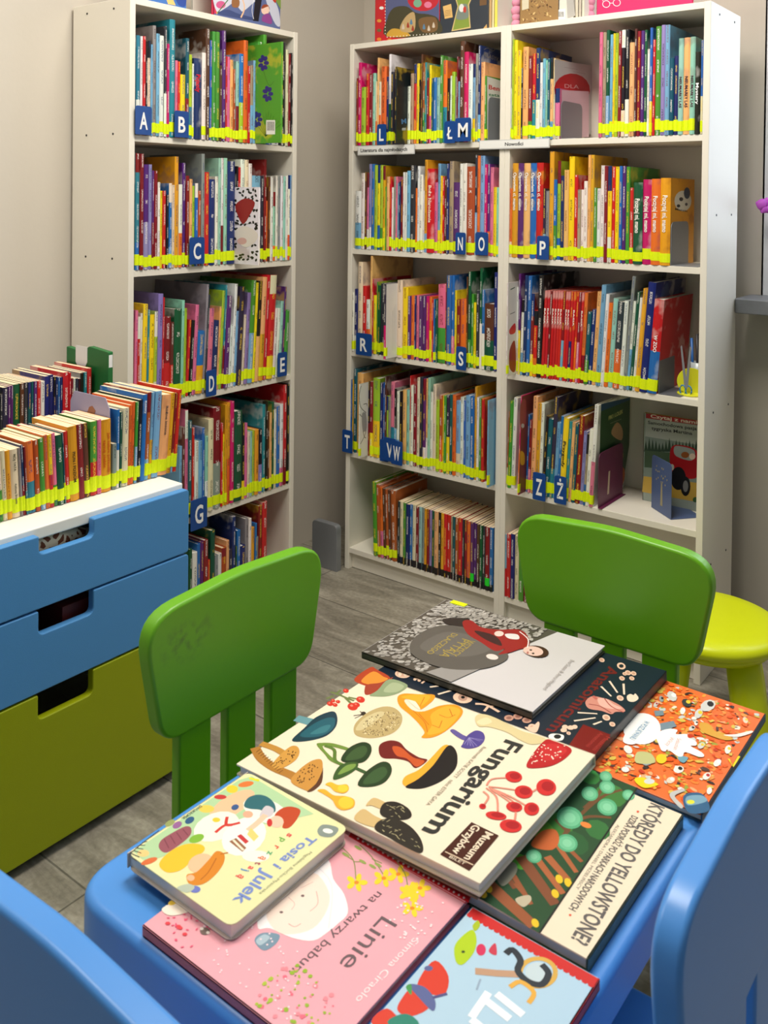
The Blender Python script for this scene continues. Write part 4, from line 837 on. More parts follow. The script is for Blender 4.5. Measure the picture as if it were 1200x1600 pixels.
a.text('Magdalena Boćko-Mysiorska', (955,455), (695,668), .004, (150,150,120)); a.text('DWUKROPEK', (398,222), (302,288), .0045, (70,70,60), True)
a.done()
ts[0]['label'] = 'pale yellow-green board book with two children tidying, on top of the pink book'

# --- blue fish book
fs = flatbook('light blue picture book with lime fish and magnifying glass, near right corner of the table', ((1.48, ZT), (1.635, ZT)), .012, [(740,1410),(937,1525),(600,1602),(840,1640)], (176,206,224), 'far', edge=(196,40,44))
bpy.data.objects.remove(fs[0].children[0]); bpy.data.objects.remove(fs[0])
ob, top, ex, ey, n, w, d = flatrect('light blue picture book with lime fish and magnifying glass, near right corner of the table', Vector((0,0,ZT)), Vector((1,0,0)), Vector((0,0,1)), 1.4815, 1.632, -1.812, -1.553, .012, (176,206,224), 'right', edge=(196,40,44))
a = Art(ob, top, n, (580,1180,2.4)).frame(top, ex, ey)
a.upoly([(.001,d-.012),(w-.001,d-.012),(w-.001,d-.001),(.001,d-.001)], (204,44,42))
for k in range(22): a.uell(.004+k*(w-.008)/21, d-.0125, .0036, .003, (204,44,42), 0, 6)
a.blob([(312,720),(340,680),(380,655),(395,690),(385,740),(345,785),(318,775)], (176,204,30)); a.blob([(380,640),(400,620),(408,640),(390,660)], (170,190,40)); a.ell(345,738,7,5,(60,80,30)); a.ell(412,730,18,22,(210,50,90)); a.blob([(440,735),(465,705),(470,750)], (200,60,80))
a.stroke([(390,810),(470,818),(560,822)], .008, (190,150,120), False)
ring = [(625+66*math.cos(t), 815+52*math.sin(t)) for t in [2*PI*i/20 for i in range(21)]]; a.stroke(ring, .005, (214,170,80)); a.ell(625,815,48,38,(196,212,216))
a.stroke([(505,745),(530,730),(560,770),(550,810),(590,850),(640,860),(665,820),(640,785)], .007, (44,52,60)); a.stroke([(520,870),(560,850),(610,890),(590,930)], .005, (226,170,70))
a.blob([(185,830),(240,770),(290,830),(270,900),(180,880)], (214,60,40)); a.blob([(110,920),(160,870),(220,940),(150,980),(100,960)], (214,60,40)); a.blob([(0,1000),(60,950),(110,1010),(60,1060)], (214,60,40)); a.blob([(140,860),(200,870),(240,920),(230,960),(170,900)], (90,100,150)); a.blob([(60,1000),(130,970),(180,1010),(120,1050)], (40,130,110)); a.blob([(130,870),(150,860),(150,900)], (70,150,80)); a.ell(215,800,16,10,(90,100,150)); a.stroke([(230,910),(285,895)], .003, (80,80,130))
for p, q in [((470,895),(570,975)),((430,920),(520,990)),((375,990),(460,1060)),((440,890),(375,985))]: a.stroke([p, q], .008, (240,244,246), False)
a.stroke([(410,840),(395,880)], .002, (150,170,190)); a.done()


# ------------------------------------------------------------------ letter tabs, signs, bookends
XZm = Matrix(((1,0,0,0),(0,0,1,0),(0,1,0,0),(0,0,0,1)))
def tab(letter, side, crop, rect, label, off=.008, place='', group='blue letter tabs marking the books by author'):
    ox, oy, s = crop; x0, y0, x1, y1 = rect
    pl = -off if side == 'R' else .003+off
    f = (lambda x, y: ony(ox+x/s, oy+y/s, pl)) if side == 'R' else (lambda x, y: onx(ox+x/s, oy+y/s, pl))
    A, B = f((x0+x1)/2, y1), f((x0+x1)/2, y0); ax = 0 if side == 'R' else 1
    ua, ub = f(x0, (y0+y1)/2)[ax], f(x1, (y0+y1)/2)[ax]; w, h = ub-ua, B.z-A.z
    M = Matrix.Translation((ua, pl, A.z)) if side == 'R' else Matrix.Translation((pl, ua, A.z)) @ Matrix.Rotation(PI/2, 4, 'Z')
    r = .008
    o = MB().prism([(p.x,p.y) for p in rounded([(0,0),(w,0),(w,h),(0,h)], [.004,.004,r,r])], -.0012, .0012, XZm).build('letter_tab', M_TAB, bevel=.0004, segs=2); o.matrix_world = M
    tag(o, label, 'shelf tab', group)
    if letter:
        L_ = MB(); v, fc, asp = text_geo(letter, True); lw = min(w*.5, .030)
        if letter in 'MW': lw = w*.62
        put_text(L_, letter, ((w-lw)/2, -.0016, h*.2), Vector((1,0,0)), Vector((0,0,1)), lw, h*.6 if letter not in 'ŁŻ' else h*.55, bold=True)
        L_.build('letter', M_LETTER, o)
    return o
c1_, c2_, c3_, c4_ = (100,0,3), (100,220,3), (190,420,4), (260,590,4.704)
tab('A','L',c1_,(334,497,410,632),'blue tab with white letter A at the near end of the top shelf, left bookcase')
tab('B','L',c1_,(518,520,584,645),'blue tab with white letter B on the top shelf of the left bookcase')
tab('C','L',c2_,(588,452,658,578),'blue tab with white letter C on the second shelf of the left bookcase')
tab('D','L',c3_,(528,632,592,795),'blue tab with white letter D on the third shelf of the left bookcase')
tab('E','L',c3_,(975,522,1032,672),'blue tab with white letter E at the far end of the third shelf, left bookcase')
tab('G','L',c4_,(178,888,298,1112),'blue tab with white letter G beside the blue chest, left bookcase')
d1, d2, d3, d4, d5 = (530,0,4), (530,230,4.444), (780,230,2.857), (530,390,4.444), (520,570,4.286)
tab('L','R',d1,(237,776,294,905),'blue tab with white letter L, top shelf of the bookcase nearest the corner')
tab('Ł','R',d1,(658,757,726,895),'blue tab with letter Ł, partly behind the M tab, top shelf',.007)
tab('M','R',d1,(726,736,824,884),'blue tab with letter M beside the Ł tab, top shelf',.013)
tab('N','R',d2,(808,592,878,744),'blue tab with white letter N, second shelf of the corner bookcase')
tab('O','R',d2,(946,590,1034,750),'blue tab with white letter O, second shelf of the corner bookcase')
tab('P','R',d3,(168,396,222,502),'blue tab with white letter P, second shelf of the window-side bookcase')
tab('R','R',d4,(117,582,226,735),'blue tab with white letter R, third shelf, nearest the corner',.010)
tab('S','R',d4,(812,674,882,836),'blue tab with white letter S, third shelf of the corner bookcase')
tab('T','R',d5,(64,437,132,588),'blue tab with letter T at the left edge of the corner bookcase')
tab('','R',d5,(316,500,372,648),'blank blue tab edge left of the V tab on the fourth shelf',.006)
tab('V','R',d5,(340,490,424,648),'blue tab with letter V half hidden behind the W tab',.011)
tab('W','R',d5,(392,510,466,670),'blue tab with letter W in front of the V tab',.016)
d6 = (780,590,2.857)
tab('Z','R',d6,(150,425,207,548),'blue tab with letter Z on the fourth shelf, window-side bookcase')
tab('Ż','R',d6,(246,440,300,564),'blue tab with letter Ż on the fourth shelf, window-side bookcase')

def sign(txt, pa, pb, y0px, y1px, label, inset):
    A, B = ony(pa, y1px, -.006), ony(pb, y1px, -.006); T_ = ony(pa, y0px, -.006); w, h = B.x-A.x, T_.z-A.z
    o = MB().box(0, w, -.0015, .001, 0, h).build('shelf_sign', mat('clear_sign_holder', (196, 196, 194), .3), bevel=.0004, segs=2); o.location = (A.x, -.006, A.z)
    tag(o, label, 'sign')
    p = MB(); p.box(.003, w-.003, -.0022, -.0015, .003, h-.003); p.build('paper_strip', mat('sign_paper', (232, 232, 228), .6), o)
    t = MB(); hh = h*.36; put_text(t, txt, (w*inset[0], -.0026, h*.34), Vector((1,0,0)), Vector((0,0,1)), w*(inset[1]-inset[0]), hh, bold=True); t.build('lettering', mat('black_print', (18, 18, 18), .5), o)
sign('Nowości', 749, 859, 219.5, 234, 'long white shelf sign reading Nowości across both back bookcases', (.38, .64))
sign('Literatura dla najmłodszych', 559, 648, 228, 243, 'white shelf sign reading Literatura dla najmłodszych on the corner bookcase', (.06, .88))

def bookend(px, col, side, label, rng, h, z, dep=.11, foot=.09, cut=False):
    """steel bookend: upright plate parallel to the books, foot under/right of it"""
    x = px; o = MB(); YZ = Matrix(((0,0,1,0),(1,0,0,0),(0,1,0,0),(0,0,0,1)))
    ol = [(p.x,p.y) for p in rounded([(rng[0],0),(rng[1],0),(rng[1],h),(rng[0],h)], [0,0,.022,.022])]
    o.prism(ol, 0, .0014, YZ); o.box(0, foot, rng[0], rng[1], .0, .0014)
    b = o.build('bookend', col, bevel=.0003, segs=1); b.location = (x, 0, z+.0006); tag(b, label, 'bookend'); return b
def Xof(o, e=.0012): return o.matrix_world.translation.x+DIM[o.name][0]+e
bookend(Xof(R1L[-1]), M_GMET, 'R', 'grey steel bookend at the right end of the corner bookcase top shelf', (.012,.13), .138, HR[0], foot=.016)
bookend(Xof(R1R[15]), M_GMET, 'R', 'grey steel bookend after the pale pink book, top shelf by the window', (.010,.15), .112, HR[0], foot=.05)
bookend(Xof(R2R[-1]), M_GMET, 'R', 'grey steel bookend at the end of the mustard books, second shelf', (.004,.14), .118, HR[1], foot=.075)
bookend(Xof(R3R[-1])+.004, mat('dark_steel', (96, 98, 104), .4), 'R', 'dark grey steel bookend right of the thick red book, third shelf', (.004,.12), .138, HR[2], foot=.06)
M_PUR = mat('plum_metal', (104, 40, 74), .45)
q = R4R[-1]; pb = bookend(Xof(q)+.016, M_PUR, 'R', 'plum purple steel bookend with a cut-out tree, fourth shelf', (.0,.17), .155, HR[3], foot=.012)
YZm = Matrix(((0,0,1,0),(1,0,0,0),(0,1,0,0),(0,0,0,1)))
tr = MB(); tr.prism([(.060,.025),(.072,.025),(.078,.09),(.068,.09)], -.0002, .0018, YZm); tr.build('tree_cutout', mat('tree_cutout_pale', (196,176,150), .6), pb)
# blue bookend standing diagonally
bb = MB(); dv = Vector((-.77,.637,0)); nv = Vector((.637,.77,0)); A = onz(780+770/2.857, 590+638/2.857, HR[3])
MB1 = Matrix((dv, Vector((0,0,1)), -dv.cross(Vector((0,0,1))))).transposed().to_4x4()
wln = .105
bb.prism([(p.x,p.y) for p in rounded([(0,0),(wln,0),(wln,.152),(0,.152)], [0,0,.014,.014])], -.0008, .0008, MB1)
bb.prism([(p.x,p.y) for p in rounded([(0,0),(wln,0),(wln*.96,.095),(.0,.095)], [0,0,.01,.01])], 0, .0014, Matrix((dv, nv, Vector((0,0,1)))).transposed().to_4x4())
b = bb.build('bookend', mat('slate_blue_metal', (74, 92, 132), .42), bevel=.0003, segs=1); b.location = (A.x-.003, A.y+.003, HR[3]+.0006); tag(b, 'slate blue steel bookend with tree pattern in front of the red car book', 'bookend')
tr = MB(); tr.prism([(.044,.022),(.056,.022),(.053,.085),(.047,.085)], .0009, .0014, MB1)
for i in range(16):
    u, v = .05+random.uniform(-.032,.032), .10+random.uniform(-.016,.028); tr.prism([(u+.002*math.cos(t), v+.003*math.sin(t)) for t in [k*PI/3 for k in range(6)]], .0009, .0014, MB1)
tr.build('tree_cutout', mat('tree_cutout_dark', (150, 140, 110), .6), b)
bookz = lambda n: None
# lavender board divider on the chest
cy = CB[2].matrix_world.translation.y+DIM[CB[2].name][0]+.0012
dv_ = MB(); dv_.prism([(p.x,p.y) for p in rounded([(.20,0),(.345,0),(.345,.172),(.33,.196),(.215,.196),(.20,.172)], .006)], 0, .0016, Matrix(((1,0,0,0),(0,0,1,0),(0,1,0,0),(0,0,0,1))))
o = dv_.build('bookend', mat('lavender_metal', (166, 160, 190), .45), bevel=.0003, segs=1); o.location = (.0, cy, .6405); tag(o, 'lavender steel bookend with clipped corners between books on the chest', 'bookend')
cr = MB(); bmn = [(.262,.150),(.275,.147),(.29,.152),(.295,.163),(.283,.172),(.272,.168)]; cr.prism([(a,b_) for a,b_ in bmn], -.0006, .0, XZm); cr.build('sticker', mat('brown_sticker', (150, 96, 70), .5), o)

# ------------------------------------------------------------------ special covers on shelf books
bpy.context.view_layer.update()
def face_of(o, side):
    w, h, d = DIM[o.name]; M = o.matrix_world; ax_ = (M.to_3x3() @ Vector((1,0,0))).normalized()
    return (M @ Vector((w, 0, 0)), ax_) if side == 'R' else (M @ Vector((0, 0, 0)), -ax_)
def near(lst, colname, pr):
    return lst[pr]
g1 = [o for o in L1 if DIM[o.name][1] > .2]
def protr(lst, side):
    ax = (lambda o: -o.matrix_world.translation.y) if side == 'R' else (lambda o: o.matrix_world.translation.x)
    return sorted([o for o in lst if ax(o) > .012], key=lambda o: -ax(o))
o = FACED[('top shelf of the left bookcase', 905.0)]; p0, n = face_of(o, 'L'); a = Art(o, p0, n, (100,0,3), .0002)
for x, y in [(935,295),(955,440),(905,560)]:
    for k in range(7): a.ell(x+14*math.cos(k*.9), y+26*math.sin(k*.9), 13, 10, (52,48,116), k*51, 7)
for k in range(11): a.stroke([(945,640),(900+k*12, 520+abs(k-5)*12)], .0009, (26,70,30), False)
a.stroke([(935,330),(960,400),(985,380)], .0008, (40,60,40)); a.poly([(948,563),(990,563),(990,630),(948,630)], (226,226,220))
for k in range(7): a.poly([(953+k*5,570),(955.5+k*5,570),(955.5+k*5,612),(953+k*5,612)], (20,20,20))
a.done()
o = FACED[('second shelf of the left bookcase', 803.0)]; p0, n = face_of(o, 'L'); a = Art(o, p0, n, (100,220,3), .0002)
random.seed(5)
for i in range(110):
    x, y = random.uniform(802,905), random.uniform(225,570)
    if 395 < y < 520 and x < 880 and x > 812: continue
    a.ell(x, y, 8, 5, (38,40,26), random.uniform(0,180), 6)
a.blob([(805,300),(850,270),(895,290),(870,350),(840,390),(815,350)], (150,40,34)); a.blob([(805,420),(850,400),(905,430),(900,470),(850,500),(810,460)], (226,218,206)); a.ell(835,470,22,16,(214,170,160)); a.stroke([(800,395),(910,385)], .001, (60,50,40))
a.done()
pr = [FACED[('top shelf of the '+L, 425.0)]]
if pr: 
    o = pr[0]; p0, n = face_of(o, 'R'); a = Art(o, p0, n, (530,0,4), .0002); a.text('M', (390,775), (420,770), .016, (70,120,170), True); a.poly([(392,800),(416,798),(416,814),(392,816)], (160,164,170)); a.done()
for key, col in [(('third shelf of the '+L, 402.0), (228,226,222)), (('third shelf of the '+Rb, 75.0), (226,222,214)), (('fourth shelf of the '+L, 235.0), (222,220,214)), (('fourth shelf of the '+Rb, 118.0), (110,50,50))]:
    o = FACED[key]; p0, n = face_of(o, 'R'); w, h, d = DIM[o.name]; M = o.matrix_world.to_3x3()
    a = Art(o, p0, n, (530,390,4.444) if col[0] == 228 else (780,400,2.857) if col[0] == 226 else (520,570,4.286) if col[0] == 222 else (780,590,2.857), .0002).frame(p0, M @ Vector((0,1,0)), M @ Vector((0,0,1)))
    a.upoly([(.001,.001),(d-.001,.001),(d-.001,h-.001),(.001,h-.001)], col)
    if col[0] == 228:
        for k in range(4): a.stroke([(392-k*7, 380+k*14),(388-k*7, 700)], .0012, (190,190,190), False)
    if col[0] == 226: a.blob([(45,330),(70,300),(72,340),(50,350)], (206,40,40)); a.blob([(46,420),(70,380),(72,510),(46,500)], (150,40,34)); a.stroke([(50,150),(70,140)], .003, (60,90,70)); a.stroke([(48,260),(70,250)], .002, (60,60,60))
    if col[0] == 222:
        for p in [((190,140),(178,200),(185,280),(222,320)),((222,320),(200,350),(180,330)),((200,430),(210,480),(222,490)),((225,420),(215,470),(185,530)),((205,265),(225,260),(228,275))]: a.stroke(p, .0022, (40,40,40))
        a.blob([(195,330),(222,330),(226,430),(200,440)], (150,150,150))
    if col[0] == 110: a.blob([(95,330),(112,340),(112,385),(95,385)], (206,160,40)); a.blob([(95,120),(118,100),(118,200),(95,230)], (150,70,70)); a.ell(105,215,7,10,(190,190,190))
    a.done()
o = R1L[-3]; p0, n = face_of(o, 'R'); a = Art(o, p0, n, (530,0,4), .0002); a.text('KLASYKA', (905,350), (1015,395), .014, (150,140,120), False); a.stroke([(905,310),(930,300),(960,320),(985,300),(1010,330)], .0015, (150,140,120)); a.done()
o = R1L[-1]; p0, n = face_of(o, 'R'); a = Art(o, p0, n, (530,0,4), .0002); a.poly([(924,478),(1016,506),(1016,870),(924,868)], (226,224,212)); a.text('Beni', (934,556), (1012,572), .014, (200,40,40), True); a.text('tata', (934,600), (1002,606), .010, (40,120,80), True); a.done()
o = R1R[14]; p0, n = face_of(o, 'R'); a = Art(o, p0, n, (780,0,2.857), .0002)
a.poly([(247,266),(414,292),(410,600),(247,612)], (196,200,196)); a.ell(325,400,80,72,(186,24,36),5); a.text('DLA', (292,392), (355,396), .012, (230,190,190)); a.stroke([(290,300),(350,310)], .0008, (140,140,140)); a.stroke([(330,320),(385,330)], .0008, (140,140,140)); a.done()
o = R1R[15]; p0, n = face_of(o, 'R'); a = Art(o, p0, n, (780,0,2.857), .0002)
a.poly([(279,402),(400,408),(400,612),(279,616)], (222,196,204)); a.done()
o = R2R[-1]; p0, n = face_of(o, 'R'); a = Art(o, p0, n, (780,230,2.857), .0002)
a.ell(820,240,38,46,(228,226,214)); a.ell(838,205,14,26,(40,60,90)); a.ell(812,232,9,9,(50,50,50)); a.ell(800,262,8,7,(50,50,50)); a.ell(835,255,6,7,(50,50,50)); a.text('Marcin', (785,280), (840,290), .006, (60,50,30), True); a.done()
o = R3R[-2]; p0, n = face_of(o, 'R'); a = Art(o, p0, n, (780,400,2.857), .0002)
a.poly([(720,190),(835,175),(835,215),(730,240)], (186,130,50)); a.text('REKSIO', (738,305), (820,290), .016, (200,160,90), True); a.blob([(720,190),(750,120),(765,180),(800,150),(790,200)], (60,80,130)); a.done()
o = R4R[-1]; p0, n = face_of(o, 'R'); a = Art(o, p0, n, (780,590,2.857), .0002)
a.poly([(455,118),(584,88),(580,300),(552,478),(440,575)], (48,84,48)); a.poly([(455,118),(584,88),(583,100),(455,150)], (40,84,120)); a.text('FIKI i LOLEK', (488,190), (552,158), .012, (214,214,130), True); a.stroke([(495,205),(545,185)], .0008, (200,200,170))
a.blob([(500,250),(525,200),(550,230),(545,280)], (190,150,110)); a.blob([(510,350),(550,330),(548,380),(520,400)], (206,170,60)); a.blob([(470,470),(552,400),(550,478),(470,540)], (206,110,50)); a.done()

# face-out book at the back of the fourth shelf
yb = .155; f = lambda x, y: ony(780+x/2.857, 590+y/2.857, yb)
A, B, C_ = f(640,512), f(655,160), None; x1 = 2*WR-.0225
mbk = MB(); w, h = x1-A.x, B.z-HR[3]
mbk.box(0, w, 0, .002, 0, h, 0, srgb(150,160,150)); mbk.box(0, w, .011, .013, 0, h, 0, srgb(190,150,60)); mbk.box(0, .0015, 0, .013, 0, h, 0, srgb(206,170,70))
o = mbk.build('picture_book', M_PRINT); o.location = (A.x, yb, HR[3]+.0005); MB().box(.0015, w-.003, .002, .011, .003, h-.003).build('page_block', M_PAGEW, o)
tag(o, 'face-out picture book with a red car and tiger, standing alone on the fourth shelf', 'book')
bpy.context.view_layer.update()
a = Art(o, (0,yb,0), -YN, (780,590,2.857), .0003)
def q4(pts): return [(x, y) for x, y in pts]
a.poly([(656,163),(886,196),(886,556),(640,508)], (126,140,132)); a.poly([(656,160),(886,192),(886,212),(655,180)], (170,34,40)); a.text('Czytaj z nami', (676,178), (884,208), .010, (236,226,210), True)
a.poly([(655,182),(886,213),(886,300),(652,262)], (172,178,172)); a.poly([(645,440),(886,470),(886,556),(638,510)], (196,160,70))
a.text('Samochodowa pasja', (664,206), (882,235), .0095, (36,36,44), True); a.text('tygryska Martina', (680,232), (862,256), .0095, (36,36,44), True)
for i in range(16): x = 655+i*15; a.poly([(x-9,330),(x,280+random.uniform(-14,12)),(x+9,332)], (44,66,52))
a.poly([(650,325),(886,345),(886,420),(648,400)], (70,92,70)); a.blob([(765,320),(800,300),(886,330),(886,440),(830,450),(790,440),(765,400)], (168,26,34)); a.blob([(780,315),(800,305),(870,325),(860,370),(790,350)], (150,160,160)); a.ell(830,345,18,14,(150,84,40)); a.ell(862,352,14,14,(226,206,190))
a.ell(800,450,34,52,(26,26,30)); a.ell(832,485,22,44,(30,30,34)); a.ell(832,485,12,26,(130,130,130)); a.ell(772,400,9,14,(190,190,180)); a.ell(876,545,12,12,(50,90,50)); a.done()

# scissors, pens and yellow holder at the right end of the third shelf
X3, Z3 = 1.165, HR[2]+.0006
hd = empty('scissor_holder', (X3, .06, Z3)); tag(hd, 'yellow and clear desk holder in the right corner of the third shelf', 'desk organiser')
M_YEL = mat('yellow_plastic', (222, 222, 40), .4)
MB().lathe([(.034,0),(.036,.002),(.036,.004),(.01,.006)], None, 32).build('base', M_YEL, hd)
MB().prism([(.037*math.cos(t)*1.0, .036+.036*math.sin(t)) for t in [2*PI*i/32 for i in range(32)]], -.001, .001, Matrix.Rotation(.5, 4, 'Z') @ XZm).build('round_plate', M_YEL, hd, bevel=.0004, segs=1)
cp = MB(); cp.lathe([(.016,.005),(.018,.04),(.020,.085),(.0185,.085),(.0165,.04),(.0145,.007)], Matrix.Translation((.008,.03,0)), 24)
cp.build('clear_cup', mat('frosted_plastic', (176, 186, 188), .25), hd, smooth=True)
for k, (dx, dy, c, hgt, lbl) in enumerate([(.0,.02,(30,90,160),.15,'blue pen'),(.014,.028,(30,30,34),.165,'black pen'),(.006,.038,(60,60,64),.16,'dark grey pen')]):
    p = MB(); p.tube([(X3+dx,.06+dy,Z3+.008),(X3+dx*1.4-.008,.062+dy,Z3+hgt)], [.003,.0038], 10); tag(p.build('pen', mat('pen_%s' % lbl.split()[0], c, .4), smooth=True), lbl+' standing in the clear cup on the third shelf', 'pen')
sc_ = empty('scissors', (X3-.006, .035, Z3)); tag(sc_, 'scissors with pale metal blades leaning upward beside the pens', 'scissors')
MB().prism([(-.002,.02),(.006,.02),(.014,.13),(.010,.135)], -.001, .001, XZm).build('blade', M_GMET, sc_); MB().prism([(.004,.02),(-.004,.02),(-.016,.13),(-.012,.135)], .001, .002, XZm).build('blade', M_GMET, sc_)
for sx in (-1, 1): MB().tube([(sx*.008+.008*math.cos(t), .001, .014+.013*math.sin(t)) for t in [2*PI*i/14 for i in range(15)]], .002, 8).build('handle', mat('scissor_blue', (40,120,170), .4), sc_, smooth=True)

# ------------------------------------------------------------------ things on top of the bookcases
def standing(label, side, pl, px0, px1, z, ht, thick, col, name='picture_book', lean=0, edge=None, cat='book'):
    """face-out book or board standing on a bookcase top, its face in the plane x=pl or y=pl"""
    f = (lambda px: ony(px, 20, pl).x) if side == 'R' else (lambda px: onx(px, 20, pl).y)
    u0, u1 = f(px0), f(px1); w = u1-u0
    mb = MB(); c = srgb(*col); e = srgb(*(edge or col)); mb.box(0, w, 0, .002, 0, ht, 0, c); mb.box(0, w, thick-.002, thick, 0, ht, 0, e); mb.box(0, .002, 0, thick, 0, ht, 0, e)
    o = mb.build(name, M_PRINT, bevel=.0005, segs=1)
    o.matrix_world = (Matrix.Translation((u0, pl, z)) if side == 'R' else Matrix.Translation((pl, u0, z)) @ Matrix.Rotation(PI/2, 4, 'Z')) @ Matrix.Rotation(lean, 4, 'X')
    MB().box(.002, w-.003, .002, thick-.002, .003, ht-.003).build('page_block', M_PAGEW, o); tag(o, label, cat)
    bpy.context.view_layer.update(); return o
ZT2 = HT+.0006
o = standing('red-bordered picture book with a night village scene on top of the corner bookcase', 'R', .02, 586, 687, ZT2, .24, .012, (196,34,42), lean=0)
a = Art(o, (0,.02,0), -YN, (530,0,4), .0003)
a.poly([(290,-40),(625,-75),(625,215),(290,228)], (86,92,130)); a.blob([(300,230),(300,120),(340,50),(420,40),(480,80),(560,90),(620,120),(622,214)], (70,66,44)); a.blob([(300,228),(330,180),(400,190),(440,225)], (206,160,60)); a.blob([(380,170),(420,100),(470,80),(470,190),(400,200)], (190,160,110)); a.blob([(500,120),(600,110),(610,190),(520,200)], (120,90,54)); a.ell(525,-10,100,80,(190,40,50)); a.ell(490,20,26,26,(120,170,140)); a.ell(555,30,24,20,(220,120,150))
for x, y, c in [(265,50,(236,236,230)),(250,130,(220,150,60)),(250,190,(110,100,60)),(250,245,(220,130,50)),(315,250,(220,130,50))]: a.ell(x, y, 14, 10, c)
for k in range(16): a.ell(300+k*20.5, 232-k*1.5, 3, 4, (240,236,226), 0, 6)
for k in range(12): a.ell(288, -10+k*20, 3, 4, (240,236,226), 0, 6)
for i, (x, y) in enumerate([(400,160),(430,150),(460,170),(530,160),(560,170),(590,150),(450,130)]): a.blob([(x-8,y+20),(x,y-12),(x+9,y+20)], random.choice([(90,130,160),(206,190,170),(160,60,40)]))
a.done()
o = standing('dark denim-look picture book with a keyhole scene on top of the corner bookcase', 'R', .02, 687.5, 763, ZT2, .25, .012, (50,56,64))
a = Art(o, (0,.02,0), -YN, (530,0,4), .0003)
a.poly([(648,40),(700,24),(710,108),(660,118)], (222,180,110)); 
for k in range(4): a.stroke([(660,70+k*10),(698,62+k*10)], .0012, (90,60,40), False)
a.poly([(740,40),(728,0),(735,-60),(800,-60),(825,0),(812,30),(822,175),(702,196)], (206,180,120)); a.poly([(746,40),(735,0),(740,-60),(796,-60),(817,0),(804,30),(815,168),(711,188)], (130,150,60)); a.blob([(742,60),(760,30),(800,30),(806,110),(735,120)], (120,130,120)); a.ell(765,50,16,26,(220,220,216)); a.ell(785,60,10,20,(190,60,50)); a.poly([(878,0),(922,-5),(922,30),(878,36)], (110,80,50)); a.poly([(895,185),(922,150),(925,182)], (200,160,100)); a.done()
for k, (p0_, p1_, c, nm) in enumerate([(763.8,768,(196,160,110),'brown-edged'),(768.3,772,(224,206,160),'cream-edged'),(772.3,777,(226,214,90),'yellow-edged')]):
    o = standing(nm+' book at the right end of the row on the corner bookcase', 'R', .024, p0_, p1_, ZT2, .24, .16, c)
o = standing('brown picture book with a crowded old town cover on top of the window-side bookcase', 'R', .03, 812, 872, ZT2, .22, .014, (150,116,70))
a = Art(o, (0,.03,0), -YN, (780,0,2.857), .0003); random.seed(9)
for i in range(70): a.blob([(x+random.uniform(-7,7), y+random.uniform(-9,9)) for x, y in [(random.uniform(104,248), random.uniform(-20,96))]*1 for _ in range(4)], random.choice([(190,150,90),(110,76,44),(214,180,120),(140,96,60),(90,60,40)]))
a.poly([(102,0),(132,-6),(132,38),(102,46)], (206,196,170)); a.done()
o = standing('white barcode-labelled book beside the brown one on the bookcase top', 'R', .034, 873, 896, ZT2, .23, .012, (214,208,196))
a = Art(o, (0,.034,0), -YN, (780,0,2.857), .0003); a.poly([(256,45),(296,38),(294,84),(258,92)], (240,240,236))
for k in range(8): a.poly([(262+k*3.6,52),(264+k*3.6,52),(264+k*3.6,76),(262+k*3.6,76)], (30,30,30))
a.poly([(300,-20),(330,-20),(340,70),(305,84)], (170,166,160)); a.done()
for k, (p0_, p1_, c, nm) in enumerate([(898,903,(206,196,176),'beige'),(903.6,908,(186,176,160),'grey-brown'),(908.6,913,(206,200,180),'cream')]):
    standing(nm+' book standing spine-out in the row on the window-side bookcase top', 'R', .04, p0_, p1_, ZT2, .23, .15, c)
o = standing('bright pink book with a white glasses drawing on top of the window-side bookcase', 'R', .03, 932, 1081, ZT2, .16, .012, (226,30,96))
a = Art(o, (0,.03,0), -YN, (780,0,2.857), .0003)
for x, y in [(478,18),(525,12)]: a.stroke([(x+16*math.cos(t), y+15*math.sin(t)) for t in [2*PI*i/14 for i in range(15)]], .0016, (246,236,240))
a.stroke([(462,5),(470,-12),(490,-10)], .0014, (246,236,240)); a.stroke([(494,14),(509,14)], .0014, (246,236,240)); a.stroke([(565,-5),(575,-10)], .0016, (246,236,240)); a.done()
M_PINK = mat('pink_plush', (226,150,176), .9)
for k, (px, y) in enumerate([(807, 30), (921, 14)]):
    c = ony(px, 20, .09); s_ = MB()
    for dz, r in [(.018,.016),(.040,.014),(.06,.017),(.085,.015)]: s_.lathe([(r*math.sin(PI*i/8)+.0001, dz-r*math.cos(PI*i/8)) for i in range(9)], Matrix.Translation((0,0,0)), 14)
    o = s_.build('foam_flower', M_PINK, smooth=True); o.location = (c.x, .09, ZT2); tag(o, ['pink fluffy ornament left of the brown book on the bookcase top','pink fluffy ornament left of the bright pink book on the bookcase top'][k], 'ornament')
